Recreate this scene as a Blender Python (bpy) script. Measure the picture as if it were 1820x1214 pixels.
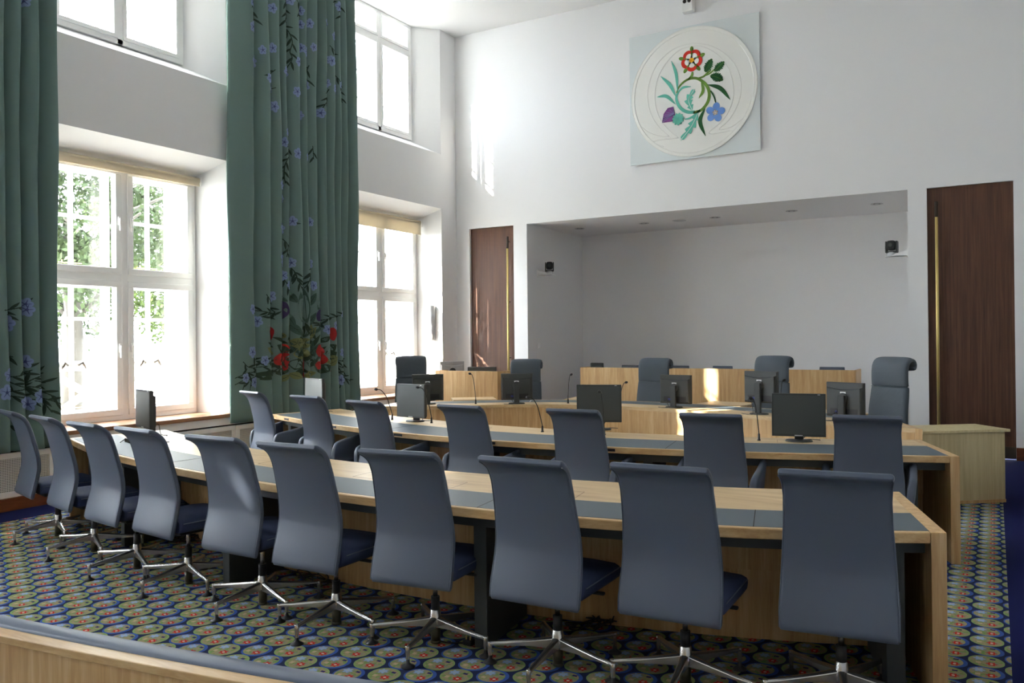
import bpy, bmesh, math, random
from math import sin, cos, pi, radians, sqrt, atan2, hypot
from mathutils import Vector, Matrix
for o in list(bpy.data.objects): bpy.data.objects.remove(o, do_unlink=True)
SC = bpy.context.scene
C = SC.collection
R = random.Random(7)

# ------------------------------------------------------------------ camera
W_PX, H_PX, F_PX = 1820.0, 1214.0, 1463.5
cam_d = bpy.data.cameras.new('camera'); cam = bpy.data.objects.new('camera', cam_d); C.objects.link(cam)
cam_d.sensor_width = 36.0; cam_d.lens = 36.0*F_PX/W_PX; cam_d.shift_y = -(607-594.4)/W_PX
cam_d.clip_start = 0.02; cam_d.clip_end = 300
yaw, pitch, roll = radians(30.363), radians(0.185), radians(-0.570)
fw = Vector((-sin(yaw)*cos(pitch), cos(yaw)*cos(pitch), sin(pitch)))
rt = Vector((cos(yaw), sin(yaw), 0)); up = rt.cross(fw)
r2 = rt*cos(roll)+up*sin(roll); u2 = -rt*sin(roll)+up*cos(roll)
mw = Matrix((r2, u2, -fw)).transposed().to_4x4(); mw.translation = (0, 0, 1.6)
cam.matrix_world = mw
SC.camera = cam
# ------------------------------------------------------------------ world, sun, exposure
SC.view_settings.view_transform = 'Standard'; SC.view_settings.look = 'None'
SC.view_settings.gamma = 1.0; SC.view_settings.use_curve_mapping = False
SC.view_settings.exposure = 0.3
SC.cycles.use_denoising = True
try: SC.cycles.denoiser = 'OPENIMAGEDENOISE'
except Exception: pass
SC.cycles.max_bounces = 10; SC.cycles.diffuse_bounces = 7; SC.cycles.glossy_bounces = 4; SC.cycles.transparent_max_bounces = 16
SC.cycles.sample_clamp_indirect = 8.0; SC.cycles.caustics_reflective = False; SC.cycles.caustics_refractive = False
wd = bpy.data.worlds.new('sky'); SC.world = wd; wd.use_nodes = True
bg = wd.node_tree.nodes['Background']; bg.inputs[0].default_value = (0.86, 0.93, 1.04, 1); bg.inputs[1].default_value = 32.0
sun_d = bpy.data.lights.new('sun', 'SUN'); sun = bpy.data.objects.new('sun', sun_d); C.objects.link(sun)
sun_d.energy = 52.0; sun_d.color = (1.0, 0.94, 0.84); sun_d.angle = radians(0.6)
SUN = Vector((.74, 1.0, -.70)).normalized()
sun.rotation_euler = SUN.to_track_quat('-Z', 'Y').to_euler()
XL, XR, YB, YF, ZC = -8.15, 0.45, 12.01, -4.6, 6.88
BAYS = (-1, 0, 1, 2)                                   # window bays, 4.56 m apart; bays 1 and 2 are in the picture
def portal(x, y0, y1, z0, z1):
    d = bpy.data.lights.new('window_daylight', 'AREA'); d.shape = 'RECTANGLE'; d.size = z1-z0; d.size_y = y1-y0
    d.cycles.is_portal = True
    o = bpy.data.objects.new('window_daylight', d); C.objects.link(o); o.location = (x, (y0+y1)/2, (z0+z1)/2)
    o.rotation_euler = (0, radians(-90), 0)
for k in BAYS:
    q = 4.56*(k-1)
    portal(-8.88, 4.9+q, 6.9+q, .7, 3.6); portal(-8.88, 4.9+q, 6.7+q, 4.85, 6.86)

# ------------------------------------------------------------------ helpers
def link(o): C.objects.link(o); return o
def tag(o, label=None, cat=None, group=None, kind=None):
    if label: o['label'] = label
    if cat: o['category'] = cat
    if group: o['group'] = group
    if kind: o['kind'] = kind
    return o
def empty(name, loc=(0, 0, 0), rz=0, **k):
    o = bpy.data.objects.new(name, None); link(o); o.location = loc; o.rotation_euler = (0, 0, rz); o.empty_display_size = .1
    return tag(o, **k)
def copy_tree(o, parent=None):
    c = o.copy(); link(c)
    if parent: c.parent = parent
    for ch in list(o.children): copy_tree(ch, c)
    return c
class MB:
    def __init__(s): s.v = []; s.f = []; s.mi = []; s.sm = []
    def add(s, vs, fs, mi=0, sm=False):
        b = len(s.v); s.v += [tuple(p) for p in vs]
        for f in fs: s.f.append([b+i for i in f]); s.mi.append(mi); s.sm.append(sm)
    def box(s, x0, x1, y0, y1, z0, z1, mi=0):
        v = [(x0,y0,z0),(x1,y0,z0),(x1,y1,z0),(x0,y1,z0),(x0,y0,z1),(x1,y0,z1),(x1,y1,z1),(x0,y1,z1)]
        s.add(v, [(3,2,1,0),(4,5,6,7),(0,1,5,4),(1,2,6,5),(2,3,7,6),(3,0,4,7)], mi)
    def hexa(s, v, mi=0):                                 # 8 corners, bottom four then top four
        s.add(v, [(3,2,1,0),(4,5,6,7),(0,1,5,4),(1,2,6,5),(2,3,7,6),(3,0,4,7)], mi)
    def prism(s, poly, y0, y1, axis='y', mi=0, sm=False):  # poly in the plane normal to axis
        n = len(poly)
        def P(a, b, c): return {'y': (a, c, b), 'x': (c, a, b), 'z': (a, b, c)}[axis]
        v = [P(a, b, y0) for a, b in poly]+[P(a, b, y1) for a, b in poly]
        s.add(v, [list(range(n))[::-1], list(range(n, 2*n))], mi)
        b = len(s.v)-2*n
        for i in range(n):
            s.f.append([b+i, b+(i+1)%n, b+n+(i+1)%n, b+n+i]); s.mi.append(mi); s.sm.append(sm)
    def loops(s, L, mi=0, sm=True, caps=True, closed=False):
        n = len(L[0]); vs = [p for l in L for p in l]; fs = []
        m = len(L)
        for i in range(m if closed else m-1):
            for j in range(n):
                k = (i+1) % m
                fs.append([i*n+j, i*n+(j+1)%n, k*n+(j+1)%n, k*n+j])
        s.add(vs, fs, mi, sm)
        if caps and not closed:
            b = len(s.v)-len(vs)
            s.f.append([b+j for j in range(n)][::-1]); s.mi.append(mi); s.sm.append(False)
            s.f.append([b+(m-1)*n+j for j in range(n)]); s.mi.append(mi); s.sm.append(False)
    def tube(s, pts, r, n=8, mi=0, caps=True):
        pts = [Vector(p) for p in pts]; rs = r if isinstance(r, (list, tuple)) else [r]*len(pts)
        L = []; up = None
        for i, p in enumerate(pts):
            t = (pts[min(i+1, len(pts)-1)]-pts[max(i-1, 0)]).normalized()
            if up is None: up = Vector((0, 0, 1)) if abs(t.z) < .9 else Vector((1, 0, 0))
            a = t.cross(up).normalized(); b = a.cross(t); up = b
            L.append([p+a*(cos(2*pi*j/n)*rs[i])+b*(sin(2*pi*j/n)*rs[i]) for j in range(n)])
        s.loops(L, mi, True, caps)
    def lathe(s, prof, n=20, c=(0, 0, 0), mi=0, sm=True):   # prof (r, z)
        L = [[(c[0]+r*cos(2*pi*j/n), c[1]+r*sin(2*pi*j/n), c[2]+z) for j in range(n)] for r, z in prof]
        s.loops(L, mi, sm)
    def make(s, name, mats, parent=None, bevel=0, seg=2, loc=None, rz=None, fix=True, subsurf=0, **k):
        me = bpy.data.meshes.new(name); me.from_pydata(s.v, [], s.f)
        mats = mats if isinstance(mats, (list, tuple)) else [mats]
        for m in mats: me.materials.append(m)
        for p, mi, sm in zip(me.polygons, s.mi, s.sm): p.material_index = mi; p.use_smooth = sm
        if fix:
            bm = bmesh.new(); bm.from_mesh(me); bmesh.ops.recalc_face_normals(bm, faces=bm.faces); bm.to_mesh(me); bm.free()
        o = bpy.data.objects.new(name, me); link(o)
        if parent: o.parent = parent
        if loc: o.location = loc
        if rz is not None: o.rotation_euler = (0, 0, rz)
        if bevel:
            b = o.modifiers.new('bevel', 'BEVEL'); b.width = bevel; b.segments = seg; b.limit_method = 'ANGLE'; b.angle_limit = radians(40)
        if subsurf:
            b = o.modifiers.new('smooth', 'SUBSURF'); b.levels = b.render_levels = subsurf
        return tag(o, **k)
def lerp(a, b, t): return a+(b-a)*t
def interp(pts, n):                                        # Catmull-Rom through pts, n steps per span
    P = [Vector(p) for p in pts]; P = [P[0]*2-P[1]]+P+[P[-1]*2-P[-2]]; out = []
    for i in range(1, len(P)-2):
        a, b, c, d = P[i-1:i+3]
        for j in range(n):
            t = j/n; out.append(.5*((2*b)+(c-a)*t+(2*a-5*b+4*c-d)*t*t+(3*b-a-3*c+d)*t**3))
    out.append(P[-2]); return out

# ------------------------------------------------------------------ materials
def srgb(r, g, b):
    f = lambda c: (c/255/12.92 if c/255 <= .04045 else ((c/255+.055)/1.055)**2.4)
    return (f(r), f(g), f(b), 1)
def mat(name, col, rough=.5, metal=0, spec=.5, **k):
    m = bpy.data.materials.new(name); m.use_nodes = True; b = m.node_tree.nodes['Principled BSDF']
    b.inputs['Base Color'].default_value = col; b.inputs['Roughness'].default_value = rough; b.inputs['Metallic'].default_value = metal
    b.inputs['Specular IOR Level'].default_value = spec
    for kk, v in k.items(): b.inputs[kk.replace('_', ' ')].default_value = v
    return m
def nodes(m): return m.node_tree.nodes, m.node_tree.links, m.node_tree.nodes['Principled BSDF']
def noise_bump(m, scale, strength, dist=.001, detail=3):
    N, L, b = nodes(m); tc = N.new('ShaderNodeTexCoord'); n = N.new('ShaderNodeTexNoise'); n.inputs['Scale'].default_value = scale; n.inputs['Detail'].default_value = detail
    bu = N.new('ShaderNodeBump'); bu.inputs['Strength'].default_value = strength; bu.inputs['Distance'].default_value = dist
    L.new(tc.outputs['Object'], n.inputs['Vector']); L.new(n.outputs['Fac'], bu.inputs['Height']); L.new(bu.outputs['Normal'], b.inputs['Normal'])
    return n
def wood(name, c0, c1, c2, stretch=(9, 9, .5), rough=.42, scale=3.0, rot=(0, 0, 0)):
    m = mat(name, c1, rough); N, L, b = nodes(m)
    tc = N.new('ShaderNodeTexCoord'); mp = N.new('ShaderNodeMapping'); mp.inputs['Scale'].default_value = stretch; mp.inputs['Rotation'].default_value = rot
    n1 = N.new('ShaderNodeTexNoise'); n1.inputs['Scale'].default_value = scale; n1.inputs['Detail'].default_value = 5; n1.inputs['Distortion'].default_value = .6
    n2 = N.new('ShaderNodeTexNoise'); n2.inputs['Scale'].default_value = scale*7; n2.inputs['Detail'].default_value = 3
    L.new(tc.outputs['Object'], mp.inputs['Vector']); L.new(mp.outputs['Vector'], n1.inputs['Vector']); L.new(mp.outputs['Vector'], n2.inputs['Vector'])
    ad = N.new('ShaderNodeMath'); ad.operation = 'MULTIPLY_ADD'; ad.inputs[1].default_value = .35; L.new(n2.outputs['Fac'], ad.inputs[0]); L.new(n1.outputs['Fac'], ad.inputs[2])
    cr = N.new('ShaderNodeValToRGB'); e = cr.color_ramp.elements; e[0].position = .42; e[0].color = c0; e[1].position = .9; e[1].color = c2
    x = e.new(.66); x.color = c1
    L.new(ad.outputs[0], cr.inputs['Fac']); L.new(cr.outputs['Color'], b.inputs['Base Color'])
    return m
M = {}
M['wall'] = mat('white_wall_paint', (.86, .86, .865, 1), .85, 0, .2)
M['ceiling'] = mat('ceiling_paint', (.87, .87, .87, 1), .9, 0, .1)
M['frame'] = mat('white_window_paint', (.92, .92, .91, 1), .35)
M['oak'] = wood('oak_veneer_upright', srgb(176, 138, 90), srgb(196, 158, 108), srgb(212, 180, 134))
M['oak_top'] = wood('oak_veneer_top', srgb(178, 146, 104), srgb(200, 170, 126), srgb(214, 188, 146), (.7, 6, 6), .36, 2.6)
M['oak_pale'] = wood('pale_oak_veneer', srgb(186, 170, 126), srgb(202, 186, 142), srgb(214, 200, 158), (10, 10, .4))
M['oak_lip'] = wood('oak_lip', srgb(176, 138, 90), srgb(198, 162, 112), srgb(212, 182, 134), (1.0, 8, 8), .4, 3)
M['walnut'] = wood('dark_walnut_veneer', srgb(66, 42, 31), srgb(82, 54, 40), srgb(98, 67, 50), (14, 14, .35), .5)
M['walnut'].node_tree.nodes['Principled BSDF'].inputs['Specular IOR Level'].default_value = .3
M['skirt'] = wood('mahogany_skirting', srgb(80, 38, 18), srgb(104, 54, 28), srgb(120, 66, 36), (2, 1, 8), .4)
M['leather'] = mat('blue_grey_leather', srgb(84, 92, 107), .42, 0, .45); noise_bump(M['leather'], 420, .12)
M['seatcloth'] = mat('navy_seat_upholstery', srgb(52, 60, 88), .75, 0, .3); noise_bump(M['seatcloth'], 600, .2)
M['judge'] = mat('slate_leather', srgb(78, 86, 94), .6, 0, .3)
_n = noise_bump(M['judge'], 26, .35, .006)
M['inlay'] = mat('grey_leather_inlay', srgb(84, 95, 103), .5, 0, .35); noise_bump(M['inlay'], 300, .15)
M['pad'] = mat('blue_leather_pad', srgb(80, 90, 108), .45, 0, .4); noise_bump(M['pad'], 250, .12)
M['chrome'] = mat('polished_aluminium', (.62, .60, .57, 1), .27, .95)
M['black'] = mat('black_plastic', (.012, .012, .013, 1), .45)
M['steel'] = mat('dark_grey_metal', srgb(72, 76, 76), .5, .3)
M['olive'] = mat('bronze_tube', srgb(78, 74, 58), .4, .5)
M['mon'] = mat('grey_black_monitor_plastic', srgb(58, 60, 58), .5)
M['screen'] = mat('matt_screen', srgb(66, 70, 68), .38, 0, .6)
M['silver'] = mat('silver_plastic', srgb(190, 190, 192), .35, .3)
M['label'] = mat('white_label', (.8, .8, .8, 1), .6)
M['bluep'] = mat('blue_connector', srgb(40, 42, 130), .5)
M['brass'] = mat('brushed_brass', srgb(214, 192, 122), .38, .55)
M['bronze'] = mat('dark_bronze', srgb(74, 66, 58), .4, .8)
M['blind'] = mat('cream_blind_fabric', srgb(214, 204, 184), .9, 0, .1)
M['sill'] = wood('brown_sill', srgb(128, 90, 64), srgb(146, 106, 78), srgb(160, 122, 92), (8, 1, 8), .35)
M['darkline'] = mat('dark_shadow_gap', (.02, .015, .012, 1), .8)
def glassy(name, col, gl, rough=.02):
    m = bpy.data.materials.new(name); m.use_nodes = True; N = m.node_tree.nodes; L = m.node_tree.links; N.clear()
    o = N.new('ShaderNodeOutputMaterial'); t = N.new('ShaderNodeBsdfTransparent'); g = N.new('ShaderNodeBsdfGlossy'); x = N.new('ShaderNodeMixShader')
    t.inputs[0].default_value = col; g.inputs['Roughness'].default_value = rough; x.inputs[0].default_value = gl
    L.new(t.outputs[0], x.inputs[1]); L.new(g.outputs[0], x.inputs[2]); L.new(x.outputs[0], o.inputs[0]); return m
M['glass'] = glassy('window_glass', (.985, .99, .985, 1), .04)
def translucent(m, f):
    N, L, b = nodes(m); t = N.new('ShaderNodeBsdfTranslucent'); t.inputs[0].default_value = b.inputs['Base Color'].default_value
    x = N.new('ShaderNodeMixShader'); x.inputs[0].default_value = f; L.new(b.outputs[0], x.inputs[1]); L.new(t.outputs[0], x.inputs[2]); L.new(x.outputs[0], N['Material Output'].inputs[0])
translucent(M['blind'], .35)
# curtain velvet with a fine weave
M['velvet'] = mat('green_velvet', srgb(106, 128, 123), .8, 0, .15, Sheen_Weight=.5, Sheen_Roughness=.4)
M['velvet'].node_tree.nodes['Principled BSDF'].inputs['Sheen Tint'].default_value = (.6, .75, .7, 1)
for n_, c_ in dict(petal=(130, 146, 184), petal_c=(72, 78, 122), stem=(44, 60, 48), red=(146, 36, 34), purple=(66, 56, 92), yellow=(116, 122, 80), leafg=(68, 92, 80), leafd=(48, 66, 48),
                   e_red=(186, 40, 26), e_white=(238, 238, 232), e_gold=(224, 160, 30), e_g=(96, 130, 50), e_d=(34, 84, 44), e_t=(96, 176, 158), e_purple=(112, 58, 122), e_blue=(104, 142, 206), e_tan=(206, 172, 140)).items():
    M[n_] = mat('dye_'+n_, srgb(*c_), .7, 0, .2)
# perforated radiator grille: small round-cornered holes, procedural
def fmath(N, L, op, a, b=None, c=None):
    n = N.new('ShaderNodeMath'); n.operation = op
    for i, v in enumerate((a, b, c)):
        if v is None: continue
        if isinstance(v, (int, float)): n.inputs[i].default_value = v
        else: L.new(v, n.inputs[i])
    return n.outputs[0]
def grille_mat():
    m = mat('perforated_metal', (.7, .7, .66, 1), .5); N, L, b = nodes(m)
    tc = N.new('ShaderNodeTexCoord'); sp = N.new('ShaderNodeSeparateXYZ'); L.new(tc.outputs['Object'], sp.inputs[0])
    f = lambda o, s: fmath(N, L, 'ABSOLUTE', fmath(N, L, 'SUBTRACT', fmath(N, L, 'FRACT', fmath(N, L, 'MULTIPLY', o, 1/s)), .5))
    y = f(sp.outputs[1], .016); z = f(sp.outputs[2], .016)
    k = fmath(N, L, 'LESS_THAN', fmath(N, L, 'MAXIMUM', y, z), .27)
    mx = N.new('ShaderNodeMix'); mx.data_type = 'RGBA'; L.new(k, mx.inputs['Factor']); mx.inputs['A'].default_value = (.72, .72, .67, 1); mx.inputs['B'].default_value = (.03, .03, .03, 1)
    L.new(mx.outputs['Result'], b.inputs['Base Color']); return m
M['grille'] = grille_mat()
# patterned carpet: offset rows of flowered discs inside a navy border
def carpet_mat():
    m = mat('patterned_carpet', (.1, .1, .1, 1), .95, 0, .05); N, L, b = nodes(m)
    F = lambda op, a, b_=None, c_=None: fmath(N, L, op, a, b_, c_)
    g = N.new('ShaderNodeNewGeometry'); sp = N.new('ShaderNodeSeparateXYZ'); L.new(g.outputs['Position'], sp.inputs[0]); X, Y = sp.outputs[0], sp.outputs[1]
    P = .1545
    xs = F('DIVIDE', F('ADD', X, 100*P+.05), P); i = F('ROUND', xs); lx = F('MULTIPLY', F('SUBTRACT', xs, i), P)
    par = F('MODULO', i, 2.0)
    ys = F('SUBTRACT', F('DIVIDE', F('ADD', Y, 100*P+.02), P), F('MULTIPLY', par, .5)); j = F('ROUND', ys); ly = F('MULTIPLY', F('SUBTRACT', ys, j), P)
    kind = F('MODULO', F('ADD', j, F('CEIL', F('MULTIPLY', i, .5))), 2.0)        # 0 green ring, 1 blue ring
    d = F('SQRT', F('ADD', F('MULTIPLY', lx, lx), F('MULTIPLY', ly, ly)))
    col = None
    def layer(prev, mask, c):
        mx = N.new('ShaderNodeMix'); mx.data_type = 'RGBA'; L.new(mask, mx.inputs['Factor'])
        if prev is None: mx.inputs['A'].default_value = srgb(40, 46, 78)
        else: L.new(prev, mx.inputs['A'])
        if isinstance(c, tuple): mx.inputs['B'].default_value = c
        else: L.new(c, mx.inputs['B'])
        return mx.outputs['Result']
    outer = F('LESS_THAN', d, .0785)
    col = layer(None, F('MULTIPLY', outer, kind), srgb(62, 90, 158))
    col = layer(col, F('MULTIPLY', outer, F('SUBTRACT', 1.0, kind)), srgb(136, 158, 100))
    dx = F('ADD', lx, F('MULTIPLY', kind, .006)); d2 = F('SQRT', F('ADD', F('MULTIPLY', dx, dx), F('MULTIPLY', ly, ly)))
    inner = F('LESS_THAN', d2, F('SUBTRACT', .070, F('MULTIPLY', kind, .005)))
    q = F('MULTIPLY', F('SIGN', lx), F('SIGN', ly))                                # quadrants
    nz = N.new('ShaderNodeTexNoise'); nz.inputs['Scale'].default_value = 38; L.new(g.outputs['Position'], nz.inputs['Vector'])
    blob = F('GREATER_THAN', nz.outputs['Fac'], .52)
    col = layer(col, inner, srgb(134, 140, 120))
    pos = F('MULTIPLY', inner, F('GREATER_THAN', q, 0.0))
    col = layer(col, pos, srgb(158, 144, 110))
    col = layer(col, F('MULTIPLY', pos, blob), srgb(124, 148, 88))
    neg = F('MULTIPLY', inner, F('LESS_THAN', q, 0.0))
    col = layer(col, F('MULTIPLY', neg, F('GREATER_THAN', d2, .052)), srgb(154, 142, 112))
    def flower(prev, cx, cy, rad, n, c, cc):
        ax = F('SUBTRACT', lx, cx); ay = F('SUBTRACT', ly, cy); dd = F('SQRT', F('ADD', F('MULTIPLY', ax, ax), F('MULTIPLY', ay, ay)))
        an = F('ARCTAN2', ay, ax); rr = F('MULTIPLY_ADD', F('COSINE', F('MULTIPLY', an, float(n))), rad*.2, rad*.82)
        prev = layer(prev, F('LESS_THAN', dd, rr), c)
        return layer(prev, F('LESS_THAN', dd, rad*.3), cc)
    col = flower(col, .022, -.024, .025, 6, srgb(190, 52, 40), srgb(214, 190, 170))
    col = flower(col, -.030, .030, .027, 6, srgb(148, 170, 206), srgb(170, 176, 186))
    bx = lambda cx, cy, w, h: F('MULTIPLY', F('LESS_THAN', F('ABSOLUTE', F('SUBTRACT', lx, cx)), w), F('LESS_THAN', F('ABSOLUTE', F('SUBTRACT', ly, cy)), h))
    col = layer(col, bx(-.034, -.026, .011, .011), srgb(190, 166, 132))
    col = layer(col, bx(.026, .040, .012, .008), srgb(54, 42, 98))
    # navy border along the walls
    ins = F('MULTIPLY', F('LESS_THAN', X, .055), F('MULTIPLY', F('GREATER_THAN', X, -7.60), F('LESS_THAN', Y, 11.5)))
    col = layer(col, F('SUBTRACT', 1.0, ins), srgb(30, 34, 78))
    n2 = N.new('ShaderNodeTexNoise'); n2.inputs['Scale'].default_value = 420; L.new(g.outputs['Position'], n2.inputs['Vector'])
    mx = N.new('ShaderNodeMix'); mx.data_type = 'RGBA'; mx.blend_type = 'MULTIPLY'; mx.inputs['Factor'].default_value = .5; L.new(col, mx.inputs['A'])
    cr = N.new('ShaderNodeValToRGB'); cr.color_ramp.elements[0].position = .3; cr.color_ramp.elements[0].color = (.5, .5, .5, 1); cr.color_ramp.elements[1].position = .55
    L.new(n2.outputs['Fac'], cr.inputs['Fac']); L.new(cr.outputs['Color'], mx.inputs['B']); L.new(mx.outputs['Result'], b.inputs['Base Color'])
    bu = N.new('ShaderNodeBump'); bu.inputs['Strength'].default_value = .4; bu.inputs['Distance'].default_value = .003; L.new(n2.outputs['Fac'], bu.inputs['Height']); L.new(bu.outputs['Normal'], b.inputs['Normal'])
    return m
M['carpet'] = carpet_mat()
M['leaves'] = mat('tree_leaves', (.030, .045, .010, 1), .6, 0, .1)
M['leaves_dk'] = mat('tree_leaves_dark', (.016, .026, .008, 1), .6, 0, .1)
M['bark'] = mat('bark', (.02, .017, .012, 1), .9)
M['stone'] = mat('pale_stone', (.78, .77, .73, 1), .9)
M['paving'] = mat('pale_paving', (.72, .71, .68, 1), .9)
M['brick'] = mat('pale_render', (.62, .60, .54, 1), .9)
# ------------------------------------------------------------------ room shell
S_ = dict(kind='structure')
m = MB(); m.box(XL-.1, XR+.1, YF-.1, 14.3, -.1, 0); m.make('floor', M['carpet'], **S_)
m = MB(); m.box(XL-.9, XR+.2, YF-.2, YB+.3, ZC, ZC+.15); m.make('ceiling', M['ceiling'], **S_)
m = MB(); m.box(XR, XR+.2, YF-.2, YB+.3, -.1, ZC); m.make('wall_right', mat('side_wall_bounce_cut_grey', (.52, .52, .52, 1), .85, 0, .2), **S_)  # unseen wall, greyed to weaken the light it bounces back
m = MB(); m.box(XL-.9, XR+.2, YF-.3, YF, -.1, ZC); m.make('wall_front', mat('front_wall_bounce_cut_grey', (.72, .72, .72, 1), .85, 0, .2), **S_)  # wall behind the camera, grey tone chosen for its bounced light
# window wall: flat piers and spandrels, splayed reveals
def bay(k): return 4.56*(k-1)
XI, XU, XO = -8.62, -8.52, -8.90
m = MB()
fy = YF-.1
edges = []
for k in BAYS:
    q = bay(k); edges.append((4.79+q, 7.0+q, 11.56-4.56*2+9.12+q-4.56))
prev = fy
for k in BAYS:
    q = bay(k); a, b = 4.79+q, 7.0+q
    m.box(XO, XL, prev, a, -.1, ZC)                               # pier
    prev = b
    m.box(XO, XL, a, b, -.1, .66)                                 # below the lower window
    # spandrel between the windows, splayed above and below
    m.prism([(XL, 3.81), (XL, 4.74), (XU, 4.94), (XO, 4.94), (XO, 3.62), (XI, 3.62)], a, b, 'y')
    # splayed jambs of the lower window
    m.prism([(XL, a), (XI, 4.92+q), (XO, 4.92+q), (XO, a-.01)], .66, 3.85, 'z')
    m.prism([(XL, b), (XI, 6.87+q), (XO, 6.87+q), (XO, b+.01)], .66, 3.85, 'z')
    # splayed jambs of the upper window
    m.prism([(XL, a), (XU, 4.99+q), (XO, 4.99+q), (XO, a-.01)], 4.70, ZC, 'z')
    m.prism([(XL, b), (XU, 6.64+q), (XO, 6.64+q), (XO, b+.01)], 4.70, ZC, 'z')
m.box(XO, XL, prev, YB+.3, -.1, ZC)
m.make('wall_left', M['wall'], **S_)
XE = -9.22                                                  # outer face of the thick facade
m = MB(); prev = YF-.1
for k in BAYS:
    q = bay(k); m.box(XE, XO, prev, 4.90+q, -.1, 9.0); prev = 6.89+q
    m.box(XE, XO, 4.90+q, prev, -.1, .64); m.box(XE, XO, 4.90+q, prev, 3.90, 4.72); m.box(XE, XO, 4.90+q, prev, 7.5, 9.0)
m.box(XE, XO, prev, YB+1.5, -.1, 9.0)
m.make('wall_outer', M['stone'], **S_)
# back wall with two door recesses and the deep niche
NX0, NX1, NY, NZ = -6.73, -.97, 14.15, 3.49
D1x0, D1x1, D2x0, D2x1, DZ = -7.875, -6.99, -.745, .222, 3.49
m = MB(); y0, y1 = YB, YB+.3
m.box(XL-.1, XR+.1, y0, y1, NZ, ZC)
for a, b in ((XL-.1, D1x0), (D1x1, NX0), (NX1, D2x0), (D2x1, XR+.1)): m.box(a, b, y0, y1, -.1, NZ)
m.box(NX0-.15, NX0, y1-.01, NY+.15, -.1, NZ+.15); m.box(NX1, NX1+.15, y1-.01, NY+.15, -.1, NZ+.15)
m.box(NX0, NX1, NY, NY+.15, -.1, NZ+.15); m.box(NX0, NX1, y1-.01, NY, NZ, NZ+.15)
m.make('wall_back', M['wall'], **S_)
# doors
def door(name, x0, x1, hx, n):
    d = empty(name, ((x0+x1)/2, YB+.05, 0), **S_); cx = (x0+x1)/2
    m = MB(); m.box(x0-cx, x1-cx, 0, .06, .01, DZ); m.make('door_leaf', M['walnut'], d)
    m = MB(); m.box(x0-cx, x1-cx, -.004, 0, .012, .16); m.make('kick_plate', M['bronze'], d)
    h = MB(); h.tube([(hx-cx, -.075, .22), (hx-cx, -.075, 3.10)], .019, 12); ho = h.make('door_handle', M['brass'], d)
    h = MB(); h.tube([(hx-cx, -.075, 3.10), (hx-cx, -.075, 3.30)], .021, 12); h.tube([(hx-cx, -.075, .05), (hx-cx, -.075, .22)], .021, 12); h.make('handle_end_sleeve', M['bronze'], ho)
    h = MB()
    for z in (.12, 1.25, 2.2, 3.22): h.tube([(hx-cx, -.075, z), (hx-cx, 0, z)], .008, 8)
    h.make('handle_bracket', M['bronze'], ho)
door('door_1', D1x0, D1x1, -7.095, 1); door('door_2', D2x0, D2x1, -.633, 2)
m = MB(); m.box(D2x1, XR, YB-.018, YB, 0, .16); m.make('baseboard_back', M['skirt'], **S_)
m = MB(); m.box(XR-.018, XR, YF, YB-.02, 0, .16); m.make('baseboard_right', M['skirt'], **S_)
m = MB(); m.box(XL, -8.05, YF, YB, 0, .12); m.make('baseboard_left', M['skirt'], bevel=.004, **S_)
# sill board and the apron under it
m = MB()
m.box(-8.64, -8.06, YF, YB, .655, .70); m.make('trim_1', M['sill'], bevel=.006, **S_)
m = MB(); m.box(XL, -8.085, YF, YB, .565, .655); m.make('trim_2', M['frame'], **S_)
m = MB(); m.box(XL, -8.12, YF, YB, .545, .565); m.make('trim_3', M['darkline'], **S_)
# radiator covers in runs of framed perforated panels
def cover(y0, y1, label):
    r = empty('radiator_cover', (-8.10, (y0+y1)/2, 0), label=label, cat='radiator cover', group='radiator covers under the windows')
    h = (y1-y0)/2-.004; m = MB(); t = .055
    m.box(-.05, .02, -h, h, .12, .12+t); m.box(-.05, .02, -h, h, .545-t, .545); m.box(-.05, .02, -h, -h+t, .12+t, .545-t); m.box(-.05, .02, h-t, h, .12+t, .545-t)
    m.make('cover_frame', M['frame'], r, bevel=.003)
    m = MB(); m.box(-.02, .008, -h+t, h-t, .12+t, .545-t); m.make('grille_panel', M['grille'], r)
ys = [2.50, 4.775, 7.04, 9.32, 11.6]
for i in range(4): cover(ys[i], ys[i+1], ['white perforated radiator cover under the far left curtain', 'white perforated radiator cover under the larger lower window', 'white perforated radiator cover under the wide flowered curtain', 'white perforated radiator cover under the window nearest the back wall'][i])

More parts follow.
